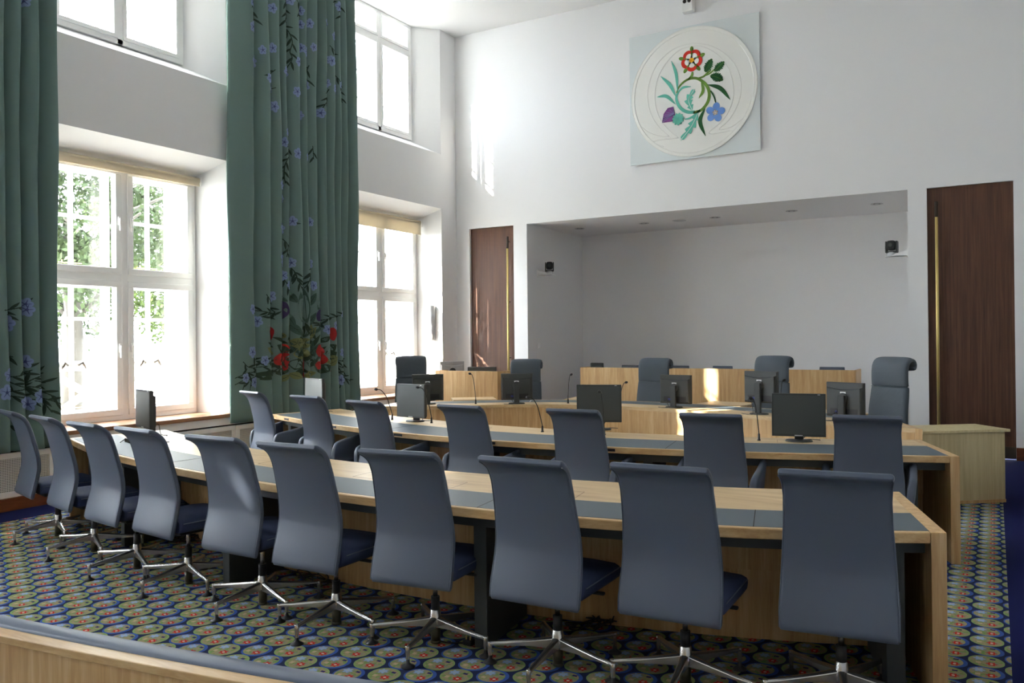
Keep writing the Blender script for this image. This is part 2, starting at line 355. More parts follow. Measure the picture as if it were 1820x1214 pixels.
# ------------------------------------------------------------------ windows
def rect_ring(m, x0, x1, y0, y1, z0, z1, t):
    m.box(x0, x1, y0, y1, z0, z0+t); m.box(x0, x1, y0, y1, z1-t, z1); m.box(x0, x1, y0, y0+t, z0+t, z1-t); m.box(x0, x1, y1-t, y1, z0+t, z1-t)
def lower_window(k, full=True):
    q = bay(k); a, b = 4.92+q, 6.87+q; w = empty('window_%d' % (k+2), (0, 0, 0), **S_); c = 5.895+q
    m = MB(); rect_ring(m, XI-.05, XI+.03, a, b, .70, 3.62, .055); m.box(XI-.05, XI+.03, c-.04, c+.04, .75, 3.57); m.box(XI-.048, XI+.027, a+.01, b-.01, 2.275, 2.365)
    m.make('window_frame', M['frame'], w, bevel=.004)
    for (ya, yb) in ((a+.055, c-.04), (c+.04, b-.055)):
        for (za, zb) in ((.755, 2.28), (2.36, 3.565)):
            m = MB(); rect_ring(m, XI-.03, XI+.045, ya, yb, za, zb, .07); ca = m.make('casement', M['frame'], w, bevel=.006)
            m = MB(); m.box(XI, XI+.006, ya+.07, yb-.07, za+.07, zb-.07); m.make('pane', M['glass'], ca)
            hy = yb-.035 if yb < c+.01 else ya+.035; hz = (za+zb)/2-.02
            m = MB(); m.box(XI+.045, XI+.062, hy-.013, hy+.013, hz-.03, hz+.07); m.box(XI+.062, XI+.085, hy-.009, hy+.009, hz-.09, hz+.05); m.make('window_handle', M['frame'], ca, bevel=.003)
            # outer sash with glazing bars
            m = MB(); X0 = XO+.03; rect_ring(m, X0, X0+.05, ya-.01, yb+.01, za-.01, zb+.01, .085)
            yc = (ya+yb)/2; m.box(X0+.01, X0+.045, yc-.022, yc+.022, za+.07, zb-.07)
            zs = [za+(zb-za)*.53] if za > 2 else [za+(zb-za)*.38, za+(zb-za)*.72]
            for zz in zs: m.box(X0+.012, X0+.043, ya+.07, yb-.07, zz-.02, zz+.02)
            so = m.make('outer_sash', M['frame'], w)
            m = MB(); m.box(X0+.024, X0+.028, ya+.07, yb-.07, za+.07, zb-.07); m.make('outer_pane', M['glass'], so)
            if full:
                m = MB(); m.tube([(X0+.06, yc-.16, za+.11), (X0+.07, yc+.10, za+.11)], .006, 6); m.tube([(X0+.06, yc-.12, za+.11), (X0+.06, yc-.12, za+.14)], .009, 6); m.make('casement_stay', M['brass'], so)
                m = MB()
                for s in (-1, 1): m.tube([(X0+.06, yc+s*.06, zs[0]-.0), (X0+.075, yc+s*.10, zs[0]+.03), (X0+.075, yc+s*.14, zs[0]-.04)], [.01, .016, .008], 6)
                if za < 2: m.make('catch', M['bronze'], so)
    # box reveal between the two layers
    m = MB(); m.box(XO+.02, XI-.05, a-.02, a+.012, .69, 3.63); m.box(XO+.02, XI-.05, b-.012, b+.02, .69, 3.63); m.box(XO+.02, XI-.05, a, b, 3.60, 3.64); m.box(XO+.02, XI-.05, a, b, .66, .715)
    m.make('reveal_lining', M['frame'], w)
    if k > 0:
        t = empty('roller_blind', (0, 0, 0), label=['cream roller blind rolled up tight above the larger lower window', 'cream roller blind let down a little above the window nearest the back wall'][k-1], cat='blind')
        m = MB(); m.tube([(XI+.10, a+.01, 3.575), (XI+.10, b-.01, 3.575)], .042, 14); m.make('roller', M['blind'], t)
        for ya_ in (a, b-.008):
            m = MB(); m.box(XI+.05, XI+.16, ya_, ya_+.008, 3.51, 3.62); m.make('bracket', M['frame'], t)
        zb = 3.52 if k == 1 else 3.385
        m = MB(); m.box(XI+.138, XI+.142, a+.02, b-.02, zb, 3.58); m.make('blind_cloth', M['blind'], t)
        m = MB(); m.box(XI+.132, XI+.148, a+.02, b-.02, zb-.018, zb+.002); m.make('bottom_bar', M['blind'], t, bevel=.003)
def upper_window(k):
    q = bay(k); a, b = 4.99+q, 6.64+q; w = empty('window_%d' % (k+6), (0, 0, 0), **S_); c = 5.80+q; z0, z1, zt = 4.95, ZC, 6.42
    m = MB(); rect_ring(m, XU-.05, XU+.03, a, b, z0, z1+.05, .06); m.box(XU-.05, XU+.03, c-.035, c+.035, z0, z1); m.box(XU-.048, XU+.027, a+.01, b-.01, zt-.037, zt+.037); m.make('window_frame', M['frame'], w, bevel=.004)
    for (ya, yb) in ((a+.06, c-.035), (c+.035, b-.06)):
        for (za, zb) in ((z0+.06, zt-.035), (zt+.035, z1-.01)):
            m = MB(); rect_ring(m, XU-.03, XU+.04, ya, yb, za, zb, .045); ca = m.make('casement', M['frame'], w, bevel=.004)
            m = MB(); m.box(XU, XU+.006, ya+.045, yb-.045, za+.045, zb-.045); m.make('pane', M['glass'], ca)
        X0 = XO+.03; m = MB(); rect_ring(m, X0, X0+.05, ya, yb, z0+.02, z1, .06); yc = (ya+yb)/2; m.box(X0+.01, X0+.04, yc-.018, yc+.018, z0+.05, z1-.05)
        for zz in (5.5, 5.95, 6.4): m.box(X0+.012, X0+.038, ya+.05, yb-.05, zz-.016, zz+.016)
        so = m.make('outer_sash', M['frame'], w)
        m = MB(); m.box(X0+.022, X0+.026, ya+.05, yb-.05, z0+.05, z1-.05); m.make('outer_pane', M['glass'], so)
        m = MB(); m.tube([(X0+.09, yc-.20, z0+.10), (X0+.10, yc+.12, z0+.10)], .006, 6); m.tube([(X0+.10, yc+.10, z0+.10), (X0+.10, yc+.10, z0+.15)], .008, 6); m.make('casement_stay', M['brass'], so)
    m = MB(); m.box(XO+.02, XU-.05, a-.02, a+.012, z0-.02, z1); m.box(XO+.02, XU-.05, b-.012, b+.02, z0-.02, z1); m.box(XO+.02, XU-.05, a, b, z0-.03, z0+.02); m.make('reveal_lining', M['frame'], w)
for k in BAYS: lower_window(k, k > 0); upper_window(k)
# ------------------------------------------------------------------ curved desks
def pv(c, x):
    r = 0
    for a in c: r = r*x+a
    return r
class Desk:
    """near edge N(s), far edge F(s), s 0..1 from left to right; plan only."""
    def __init__(s, N, F): s.N, s.F = N, F
    def p(s, u, t=0, d=0):                                 # t fraction of the depth, d extra metres from the near edge
        a = Vector(s.N(u)); b = Vector(s.F(u)); L = (b-a).length
        q = a.lerp(b, t+d/L); return (q.x, q.y)
    def strip(s, mb, u0, u1, a, b, z0, z1, n=28, mi=0):      # a, b: (t, d) pairs
        L = []
        for i in range(n+1):
            u = lerp(u0, u1, i/n); p = s.p(u, *a); q = s.p(u, *b)
            L.append([(p[0], p[1], z0), (q[0], q[1], z0), (q[0], q[1], z1), (p[0], p[1], z1)])
        mb.loops(L, mi, False)
    def block(s, mb, ua, ub, a, b, z0, z1, mi=0):           # straight sided block
        P = [s.p(ua, *a), s.p(ub, *a), s.p(ub, *b), s.p(ua, *b)]
        mb.hexa([(x, y, z0) for x, y in P]+[(x, y, z1) for x, y in P], mi)
def polydesk(cn, xn0, xn1, cf, xf0, xf1):
    return Desk(lambda u: (lerp(xn0, xn1, u), pv(cn, lerp(xn0, xn1, u))), lambda u: (lerp(xf0, xf1, u), pv(cf, lerp(xf0, xf1, u))))
cAn = [0.00114, 0.0197, 0.16712, 0.56775, 4.07241]; cAf = [0.00182, 0.0826, 0.47451, 5.07904]
cBn = [-0.00062, -0.00891, 0.02493, 0.38055, 6.54266]; cBf = [0.00236, 0.09433, 0.537, 7.59448]
dA = polydesk(cAn, -7.06, -.185, cAf, -6.87, -.45)
dB = polydesk(cBn, -7.13, -.215, cBf, -6.89, -.52)
TZ = .745
def counsel_desk(D, leather_d, label, slots=(), flaps=(), legs=(), joints=()):
    r = empty('curved_desk', (0, 0, 0), label=label, cat='desk')
    e = .0085                                                # end panel as a share of the length
    lp = .035
    m = MB(); D.strip(m, e, 1-e, (0, 0), (0, lp), TZ-.048, TZ); m.make('front_lip', M['oak_lip'], r, bevel=.004, seg=1)
    m = MB(); D.strip(m, e, 1-e, (0, leather_d), (1, 0), TZ-.045, TZ); D.strip(m, e, 1-e, (0, lp), (0, leather_d), TZ-.045, TZ-.004); m.make('desk_top', M['oak_top'], r)
    m = MB(); D.strip(m, e, 1-e, (0, lp), (0, leather_d), TZ-.004, TZ+.0005); il = m.make('leather_inlay', M['inlay'], r)
    for u in joints:
        m = MB(); D.block(m, u, u+.0006, (0, lp), (0, leather_d), TZ-.002, TZ+.0012); m.make('inlay_joint', M['darkline'], il)
    for s in (0, 1):
        ua, ub = (0, e) if s == 0 else (1-e, 1)
        m = MB(); D.block(m, ua, ub, (0, -.003), (1, .003), 0, TZ+.001); m.make('end_panel', M['oak'], r, bevel=.003)
    m = MB(); D.strip(m, e, 1-e, (1, -.26), (1, -.235), 0.0, TZ-.045)                     # modesty panel, two boards
    m.make('modesty_panel', M['oak'], r)
    m = MB(); D.strip(m, e, 1-e, (1, -.275), (1, -.26), .365, TZ-.13); m.make('upper_modesty_board', M['oak'], r)
    m = MB(); D.strip(m, e, 1-e, (0, .11), (0, .17), TZ-.115, TZ-.046); D.strip(m, e, 1-e, (1, -.34), (1, -.27), TZ-.13, TZ-.046); m.make('support_beam', M['steel'], r)
    for u in legs:
        m = MB(); D.block(m, u-.0055, u+.0055, (0, .13), (1, -.27), 0, TZ-.046); m.make('desk_leg', M['steel'], r, bevel=.004)
    for u in slots:
        m = MB(); D.block(m, u-.008, u+.008, (0, -.0025), (0, .002), TZ-.033, TZ-.012); m.make('control_slot', M['black'], r)
    for u in flaps:
        m = MB(); w = .014; d0, d1 = leather_d+.05, leather_d+.23; g = .0004
        for (ua, ub, da, db) in ((u-w, u+w, d0, d0+.003), (u-w, u+w, d1, d1+.003), (u-w, u-w+g, d0, d1), (u+w, u+w+g, d0, d1)):
            D.block(m, ua, ub, (0, da), (0, db), TZ-.002, TZ+.0006)
        m.make('cable_flap', M['skirt'], r)
    return r
us = lambda D, x, n0, n1: (x-n0)/(n1-n0)
uA = lambda x: (x+7.06)/6.875
uB = lambda x: (x+7.13)/6.915
counsel_desk(dA, .40, 'nearest long curved oak desk with grey leather strip, beyond the ten armless chairs', flaps=[uA(x) for x in (-5.0, -4.3, -3.32, -2.72, -1.95, -1.28)], legs=[uA(x) for x in (-5.9, -4.33, -2.28)]+[.975, .03], joints=[uA(x) for x in (-5.0, -2.25, -.93)])
counsel_desk(dB, .54, 'middle long curved oak desk with grey leather strip, behind the seven armchairs', slots=[uB(x) for x in (-6.72, -5.70, -4.68, -3.63, -2.58)], flaps=[uB(x) for x in (-5.9, -4.2, -3.0, -1.25)], legs=[uB(x) for x in (-5.6, -4.0, -2.3)]+[.962, .03], joints=[uB(x) for x in (-4.95, -2.15)])
# judges' desk
nearC = interp([(-6.75, 8.12), (-6.35, 8.22), (-5.95, 8.45), (-5.43, 8.90), (-4.88, 9.19), (-4.25, 9.31), (-3.85, 9.31), (-3.3, 9.22), (-2.75, 9.03), (-2.3, 8.85), (-1.99, 8.73), (-1.2, 8.42), (-.56, 8.15)], 4)
nN = []
for i in range(len(nearC)):
    t = (nearC[min(i+1, len(nearC)-1)]-nearC[max(i-1, 0)]).normalized(); nN.append(Vector((-t.y, t.x)))
for _ in range(6): nN = [nN[0]]+[((nN[i-1]+nN[i]*2+nN[i+1])/4) for i in range(1, len(nN)-1)]+[nN[-1]]
for i in range(10):                                        # the right end is cut square to the room's side
    q = (i+1)/10; nN[len(nN)-10+i] = nN[len(nN)-10+i].lerp(Vector((-.38, .92)), q*q)

def cidx(u):
    f = u*(len(nearC)-1); i = min(int(f), len(nearC)-2); return i, f-i
dC = Desk(lambda u: (lambda i, f: nearC[i].lerp(nearC[i+1], f))(*cidx(u)), lambda u: (lambda i, f: nearC[i].lerp(nearC[i+1], f)+nN[i].lerp(nN[i+1], f).normalized()*.80)(*cidx(u)))
r = empty('judges_desk', (0, 0, 0), label='rear curved oak desk with monitors on it and five high-backed chairs behind', cat='desk')
m = MB(); dC.strip(m, .008, .992, (0, 0), (0, .37), TZ-.04, TZ, 48); dC.strip(m, .008, .992, (1, -.05), (1, 0), TZ-.04, TZ, 48); dC.strip(m, .008, .992, (0, .37), (1, -.05), TZ-.04, TZ-.004, 48); m.make('desk_top', M['oak_top'], r)
m = MB(); dC.strip(m, .008, .992, (0, .37), (1, -.05), TZ-.004, TZ+.0005, 48); il = m.make('leather_inlay', M['inlay'], r)
for u in (.30, .70):
    m = MB(); dC.block(m, u, u+.001, (0, .37), (1, -.05), TZ-.002, TZ+.0014); m.make('inlay_joint', M['label'], il)
m = MB(); dC.strip(m, .0, 1.0, (0, .012), (0, .04), 0, TZ-.04, 56); m.make('front_panel', M['oak'], r)
for a, b in ((0, .008), (.992, 1)):
    m = MB(); dC.block(m, a, b, (0, 0), (1, 0), 0, TZ+.001); m.make('end_panel', M['oak'], r)
for u in (.22, .42, .58, .78):
    m = MB(); dC.block(m, u-.003, u+.003, (0, .06), (1, -.15), 0, TZ-.042); m.make('desk_leg', M['steel'], r)

# pedestals with oak tops between the judges' chairs
def pedestal(x, y, rz, label):
    o = empty('side_cabinet', (x, y, 0), rz, label=label, cat='cabinet', group='low oak cabinets between the judges chairs')
    m = MB(); m.box(-.28, .28, -.22, .22, 0, .695); m.make('body', M['oak'], o, bevel=.003)
    m = MB(); m.box(-.31, .31, -.25, .25, .695, .72); m.make('cabinet_top', M['oak_top'], o, bevel=.003)
pedestal(-6.50, 9.98, radians(38), 'low oak cabinet beside the leftmost high-backed chair, behind the rear desk')
pedestal(-4.95, 10.62, radians(6), 'low oak cabinet left of the middle high-backed chair, behind the rear desk')
pedestal(-2.98, 10.55, radians(-12), 'low oak cabinet between the middle and fourth high-backed chairs')
pedestal(-1.54, 9.80, radians(-30), 'low oak cabinet between the two rightmost high-backed chairs')

# right-hand low cabinet
cx_, cy_ = .075, 8.93; ang = atan2(.276, .36)
o = empty('low_cabinet', (cx_, cy_+.1, 0), ang, label='plain pale oak cabinet at the right, in front of the dark door', cat='cabinet')
m = MB(); m.box(-.84, 0, 0, .43, 0, .665); m.make('body', M['oak_pale'], o, bevel=.003)
m = MB(); m.box(-.85, .035, -.03, .46, .665, .69); m.make('cabinet_top', M['oak_pale'], o, bevel=.003)
m = MB(); m.box(-.84, .003, -.004, .0, .0, .03); m.make('plinth_strip', M['oak'], o)

# back benches
def bench(name, x0, x1, y0, h, depth, label):
    r = empty(name, ((x0+x1)/2, y0, 0), label=label, cat='bench'); w = (x1-x0)/2
    m = MB(); m.box(-w, w, 0, .03, 0, h); m.make('front_panel', M['oak'], r, bevel=.002)
    for s in (-1, 1):
        m = MB(); xa, xb = sorted((s*w, s*(w-.03))); m.box(xa, xb, .03, depth, 0, h); m.make('end_panel', M['oak'], r, bevel=.002)
    m = MB(); m.box(-w+.03, w-.03, .03, depth, .70, .73); m.make('worktop', M['oak_top'], r)
    return r
bench('clerks_bench', -7.62, -6.47, 10.60, 1.084, .62, 'tall oak-fronted clerks bench in front of the left dark door')
r = bench('back_bench', -5.98, -1.69, 12.45, 1.084, .55, 'long straight oak-fronted bench in the deep wall recess')
m = MB(); m.box(4.29/2, 4.29/2+.05, .1, .5, 0, .80); m.make('side_return', M['oak'], r)

# foreground rail: oak front, oak capping strip and a padded leather top
cR = [0.02521713, 0.25073559, 2.17014013]
dR = Desk(lambda u: (lerp(-5.2, -.30, u), pv(cR, lerp(-5.2, -.30, u))-.135+.0), lambda u: (lerp(-5.2, -.30, u)-.02, pv(cR, lerp(-5.2, -.30, u))))
r = empty('curved_rail', (0, 0, 0), label='low curved oak barrier with blue leather padded top in the foreground', cat='barrier')
m = MB(); dR.strip(m, 0, 1, (0, .012), (0, .04), 0, .585, 36); m.make('front_panel', M['oak'], r)
m = MB(); dR.strip(m, 0, 1, (1, -.03), (1, -.01), 0, .585, 36); m.make('rear_panel', M['oak'], r)
m = MB(); dR.strip(m, 0, 1, (0, 0), (0, .062), .585, .612, 36); m.make('capping_strip', M['oak_lip'], r, bevel=.003)
m = MB(); L = []
for i in range(49):
    u = i/48; A_ = Vector(dR.p(u, 0, .048)); B_ = Vector(dR.p(u, 1, .0)); lp = []
    for j in range(12):
        a = 2*pi*j/12; cc, ss = cos(a), sin(a); f = lambda v: math.copysign(abs(v)**.6, v)
        q = A_.lerp(B_, .5+.5*f(cc)); lp.append((q.x, q.y, .60+.022*f(ss)))
    L.append(lp)
m.loops(L, 0, True); m.make('padded_top', M['pad'], r)

# ------------------------------------------------------------------ chairs
def back_profile(hj=0):
    return [(0, .365), (.004, .40), (.018, .46), (.036, .53), (.047, .585), (.05, .62), (.046, .68), (.033, .75), (.018, .81), (.003, .87), (-.012, .92), (-.026, .955), (-.042, .982), (-.066, 1.004), (-.094, 1.020), (-.126, 1.033)]
def width_at(z): 
    K = [(.36, .462), (.45, .466), (.6, .452), (.8, .425), (.93, .415), (.99, .422), (1.04, .436)]
    for (a, p), (b, q) in zip(K, K[1:]):
        if z <= b: return lerp(p, q, max(0, (z-a)/(b-a)))
    return K[-1][1]
def sweep_back(mb, prof, yo, th, wfun, mi=0, front=1):
    P = interp([(y, z) for y, z in prof], 3); n = len(P); L = []
    for i, p in enumerate(P):
        t = (P[min(i+1, n-1)]-P[max(i-1, 0)]).normalized(); nr = Vector((t.y, -t.x))*front      # toward +y, the seat side
        k = 1.0
        e = min(i, n-1-i); tt = th*(1 if e > 1 else (.45, .85)[e]); sh = (th-tt)/2
        w = wfun(p.y)/2-(0 if e > 1 else (.006, .002)[e]); r_ = min(.015, tt*.45); lp = []
        for (sx, s0, cc) in ((1, 0, 0), (1, 1, 1), (-1, 1, 2), (-1, 0, 3)):
            for q in range(4):
                a = (-pi/2+cc*pi/2)+q*pi/6
                ox, oy = sx*(w-r_)+r_*cos(a), (sh+(r_ if s0 == 0 else tt-r_))+r_*sin(a)
                lp.append((ox, yo+p.x+nr.x*oy, p.y+nr.y*oy))
        L.append(lp)
    mb.loops(L, mi, True)
    return P
def make_base(root, phase, hub_h=.14):
    hub = MB(); hub.lathe([(.022, .085), (.036, .09), (.038, .12), (.03, .14), (.026, .175), (.024, .178)], 18); hub.make('hub', M['chrome'], root)
    s = MB(); s.tube([(0, 0, .005), (0, 0, .09)], .025, 16); s.lathe([(.025, 0), (.028, .004), (.028, .012), (.025, .016)], 16); s.make('lower_tube', M['olive'], root)
    s = MB(); s.tube([(0, 0, .17), (0, 0, .245)], .023, 16); s.make('column_sleeve', M['black'], root)
    s = MB(); s.tube([(0, 0, .24), (0, 0, .37)], .0125, 12); s.make('gas_lift', M['chrome'], root)
    global LEG, GLIDE
    for k in range(5):
        if LEG is None:
            m = MB(); L = []
            for (x, w, zt, zb) in ((.025, .019, .142, .088), (.06, .017, .136, .09), (.15, .0155, .124, .092), (.25, .0135, .112, .090), (.315, .012, .106, .088), (.335, .0115, .104, .086)):
                L.append([(x, -w, zb), (x, w, zb), (x, w, zt-.008), (x, w*.45, zt), (x, -w*.45, zt), (x, -w, zt-.008)])
            m.loops(L, 0, False)
            L = []
            for (z, w) in ((.103, .0125), (.07, .0115), (.04, .010), (.032, .009)):
                L.append([(.335+w*cos(a), w*sin(a), z) for a in [2*pi*i/10 for i in range(10)]])
            m.loops(L, 0, True)
            leg = m.make('leg', M['chrome'], root, bevel=.002, seg=1)
            g = MB(); g.lathe([(.009, .036), (.010, .02), (.018, .014), (.034, .005), (.035, 0), (.030, -.0)], 16, (.335, 0, 0)); gl = g.make('glide', M['black'], leg)
            LEG, GLIDE = leg.data, gl.data
        else:
            leg = bpy.data.objects.new('leg', LEG); link(leg); leg.parent = root; b = leg.modifiers.new('bevel', 'BEVEL'); b.width = .002; b.segments = 1; b.limit_method = 'ANGLE'
            gl = bpy.data.objects.new('glide', GLIDE); link(gl); gl.parent = leg
        leg.rotation_euler = (0, 0, phase+k*2*pi/5)
LEG = GLIDE = None
def seat_parts(root, w=.46, y0=-.19, y1=.27, z=.475):
    m = MB(); L = []
    for (y, dz, ww) in ((y0, 0, w-.03), (y0+.02, .004, w-.005), (y0+.15, .0, w), (y1-.12, .002, w+.006), (y1-.03, -.006, w+.004), (y1, -.03, w-.01)):
        h = ww/2; zt = z+dz; zb = .392+(.0 if y < y1-.02 else .012); lp = []
        lp = [(-h+.02, y, zb), (h-.02, y, zb), (h-.004, y, zb+.012), (h, y, zb+.035), (h, y, zt-.026), (h-.006, y, zt-.014), (h-.03, y, zt-.003), (h*.4, y, zt+.003), (-h*.4, y, zt+.003), (-h+.03, y, zt-.003), (-h+.006, y, zt-.014), (-h, y, zt-.026), (-h, y, zb+.035), (-h+.004, y, zb+.012)]
        L.append(lp)
    m.loops(L, 0, True); s = m.make('seat', M['seatcloth'], root)
    m = MB(); h = w/2+.002; m.tube([(-h, y0+.02, z-.024), (-h, y1-.04, z-.026), (-h+.03, y1+.001, z-.05), (h-.03, y1+.001, z-.05), (h, y1-.04, z-.026), (h, y0+.02, z-.024)], .003, 6); m.make('seat_piping', M['leather'], s)
    m = MB(); m.box(-.12, .12, -.13, .15, .352, .392); m.box(.12, .235, .02, .045, .365, .38); m.make('mechanism', M['black'], root, bevel=.006)
def make_chair(arms, phase, name, label, cat='chair', group=None):
    r = empty(name, label=label, cat=cat, group=group)
    m = MB(); sweep_back(m, back_profile(), -.262, .034, width_at); b = m.make('backrest', M['leather'], r)
    P = interp(back_profile(), 3); m = MB()
    for s in (-1, 1): m.tube([(s*(width_at(z)/2-.003), -.262+y+.004, z) for y, z in P[1:-1]], .0032, 5)
    w = width_at(1.03)/2-.008; m.tube([(-w, -.262-.112, 1.035), (0, -.262-.112, 1.037), (w, -.262-.112, 1.035)], .0032, 5); m.make('piping', M['leather'], b)
    seat_parts(r); make_base(r, phase)
    if arms:
        for s in (-1, 1):
            m = MB(); L = []
            # padded blade arm: side outline swept through its thickness
            out = interp([(-.235, .42), (-.235, .53), (-.215, .60), (-.16, .628), (-.02, .650), (.12, .676), (.158, .682)], 3)
            top = [(p.x, p.y) for p in out]
            for i, (y, z) in enumerate(top):
                f = i/(len(top)-1); spread = .232+.012*sin(pi*f)+.030*f; t = .024 if 0 < i < len(top)-1 else .014
                zb = .40+.02*f; zz = max(z, zb+.02)
                xi, xo = spread-t, spread+t; lean = .025*(.5+.5*f)
                lp = [(xi, zb), (xo-.006, zb), (xo, zb+.02), (xo+lean, zz-.018), (xo+lean-.008, zz-.004), ((xi+xo)/2+lean, zz), (xi+lean+.008, zz-.004), (xi+lean, zz-.018)]
                L.append([(s*a, y, c) for a, c in lp])
            m.loops(L, 0, True); m.make('armrest', M['leather'], r)
    return r
def put(root, x, y, rz, phase_world):
    root.location = (x, y, 0); root.rotation_euler = (0, 0, rz)
    for k, l in enumerate([c for c in root.children if c.name.startswith('leg')]): l.rotation_euler = (0, 0, radians(phase_world)-rz+k*2*pi/5)
A_CH = [(-.589, 3.815, 6, -4, 'armless blue-grey leather swivel chair at the right end of the front row'),
 (-1.238, 3.660, 2, -12.4, 'second armless swivel chair from the right end of the front row'),
 (-1.848, 3.566, 1, -13.9, 'third armless swivel chair from the right end of the front row'),
 (-2.547, 3.524, 6, -6.1, 'fourth armless swivel chair from the right end of the front row'),
 (-3.202, 3.486, 0, -13, 'fifth armless swivel chair from the right end of the front row'),
 (-3.833, 3.530, -1, -19.7, 'fifth armless swivel chair from the left end of the front row'),
 (-4.590, 3.595, -7, -19, 'fourth armless swivel chair from the left end of the front row'),
 (-5.210, 3.655, -9, -24, 'third armless swivel chair from the left end of the front row'),
 (-5.930, 3.800, -13, -25, 'second armless swivel chair from the left end of the front row'),
 (-6.670, 3.960, -15, -23, 'armless swivel chair at the left end of the front row, edge shining')]
proto = make_chair(False, 0, 'swivel_chair', 'x', group='armless swivel chairs along the front desk')
for i, (x, y, a, ph, lab) in enumerate(A_CH):
    c = proto if i == 0 else copy_tree(proto)
    c['label'] = lab; put(c, x, y, radians(a), ph)
B_CH = [(-6.781, 6.087, -16, 'armchair at the left end of the middle row'),
 (-5.734, 5.822, -8, 'second armchair from the left end of the middle row'),
 (-4.767, 5.541, -9, 'third armchair from the left end of the middle row'),
 (-3.732, 5.498, -4, 'armchair at the centre of the middle row'),
 (-2.73, 5.531, 1, 'third armchair from the right end of the middle row'),
 (-1.705, 5.608, 6, 'second armchair from the right end of the middle row'),
 (-.735, 5.895, 6, 'armchair at the right end of the middle row')]
protb = make_chair(True, 0, 'armchair', 'x', group='swivel armchairs along the middle desk')
for i, (x, y, a, lab) in enumerate(B_CH):
    c = protb if i == 0 else copy_tree(protb); A = radians(a)
    c['label'] = 'blue-grey leather swivel '+lab
    # x, y is the middle of the top edge; the hub stands .37 m in front of it
    put(c, x-sin(A)*.37, y+cos(A)*.37, A, -12+i*3)

# judges' high-backed chairs, facing the room (local -y)
def judge_chair(label):
    r = empty('high_backed_chair', label=label, cat='chair', group='high-backed chairs behind the rear desk')
    # back pad: front surface is local -y ; scroll head rolls to the rear
    m = MB(); prof = [(-.02, .44), (-.03, .52), (-.035, .62), (-.025, .75), (-.005, .88), (.008, .965), (.012, .985)]
    L = []; P = interp(prof, 3)
    def ring(p, t, w, th):
        nr = Vector((t.y, -t.x)); f = lambda v: math.copysign(abs(v)**.55, v); lp = []
        for j in range(20):
            a = 2*pi*j/20; ox = w/2*f(cos(a)); oy = th/2*f(sin(a)); lp.append((ox, p.x+nr.x*oy, p.y+nr.y*oy))
        return lp
    n = len(P)
    for i, p in enumerate(P):
        t = (P[min(i+1, n-1)]-P[max(i-1, 0)]).normalized(); L.append(ring(p, t, lerp(.50, .43, i/(n-1))-(.02 if i in (0, n-1) else 0), .062 if 0 < i < n-1 else .035))
    m.loops(L, 0, True); m.make('backrest', M['judge'], r)
    prof = [(.010, .985), (.004, 1.02), (.002, 1.08), (.004, 1.15), (.016, 1.205), (.042, 1.243), (.082, 1.262), (.122, 1.250), (.144, 1.215), (.138, 1.18), (.115, 1.165)]
    L = []; P = interp(prof, 3); n = len(P)
    for i, p in enumerate(P):
        t = (P[min(i+1, n-1)]-P[max(i-1, 0)]).normalized(); L.append(ring(p, t, (.43 if i else .41)-(.01 if i == n-1 else 0), (.066 if 0 < i < n-12 else .05) if 0 < i < n-1 else .03))
    m = MB(); m.loops(L, 0, True); m.make('rolled_headrest', M['judge'], r)
    m = MB(); m.tube([(-.205, -.022, .985), (0, -.03, .983), (.205, -.022, .985)], .004, 6); m.make('headrest_seam', M['inlay'], r)
    m = MB(); L = []
    for (y, w, zt) in ((.02, .46, .48), (-.05, .50, .50), (-.35, .50, .505), (-.46, .49, .49), (-.49, .46, .46)):
        h = w/2; L.append([(-h+.02, y, .40), (h-.02, y, .40), (h, y, .42), (h, y, zt-.03), (h-.04, y, zt), (-h+.04, y, zt), (-h, y, zt-.03), (-h, y, .42)])
    m.loops(L, 0, True); m.make('seat', M['judge'], r)
    b = empty('base'); b.parent = r; b.location = (0, -.22, 0); make_base(b, .4)
    m = MB(); m.box(-.13, .13, -.35, -.08, .36, .40); m.make('mechanism', M['black'], r)
    # the base parts become direct children of the chair
    for ch in list(b.children): ch.parent = r; ch.location = (0, -.22, 0)
    bpy.data.objects.remove(b, do_unlink=True)
    return r
J = [(-7.10, 9.30, 42, .055, 'leftmost high-backed slate leather chair behind the rear desk, against the bright window'),
 (-5.62, 9.95, 16, .0, 'second high-backed slate leather chair from the left, behind the rear desk'),
 (-3.86, 10.25, -3, .012, 'middle high-backed slate leather chair of the five behind the rear desk'),
 (-2.28, 9.95, -14, .055, 'second high-backed slate leather chair from the right, behind the rear desk'),
 (-.955, 9.45, -32, .058, 'rightmost high-backed slate leather chair behind the rear desk, rolled head seen side-on')]
pj = judge_chair('x')
for i, (x, y, a, dz, lab) in enumerate(J):
    c = pj if i == 0 else copy_tree(pj); c['label'] = lab; c.location = (x, y, 0); c.rotation_euler = (0, 0, radians(a))
    for ch in c.children:
        if ch.name.split('.')[0] in ('backrest', 'rolled_headrest', 'headrest_seam'): ch.location = (0, 0, dz)

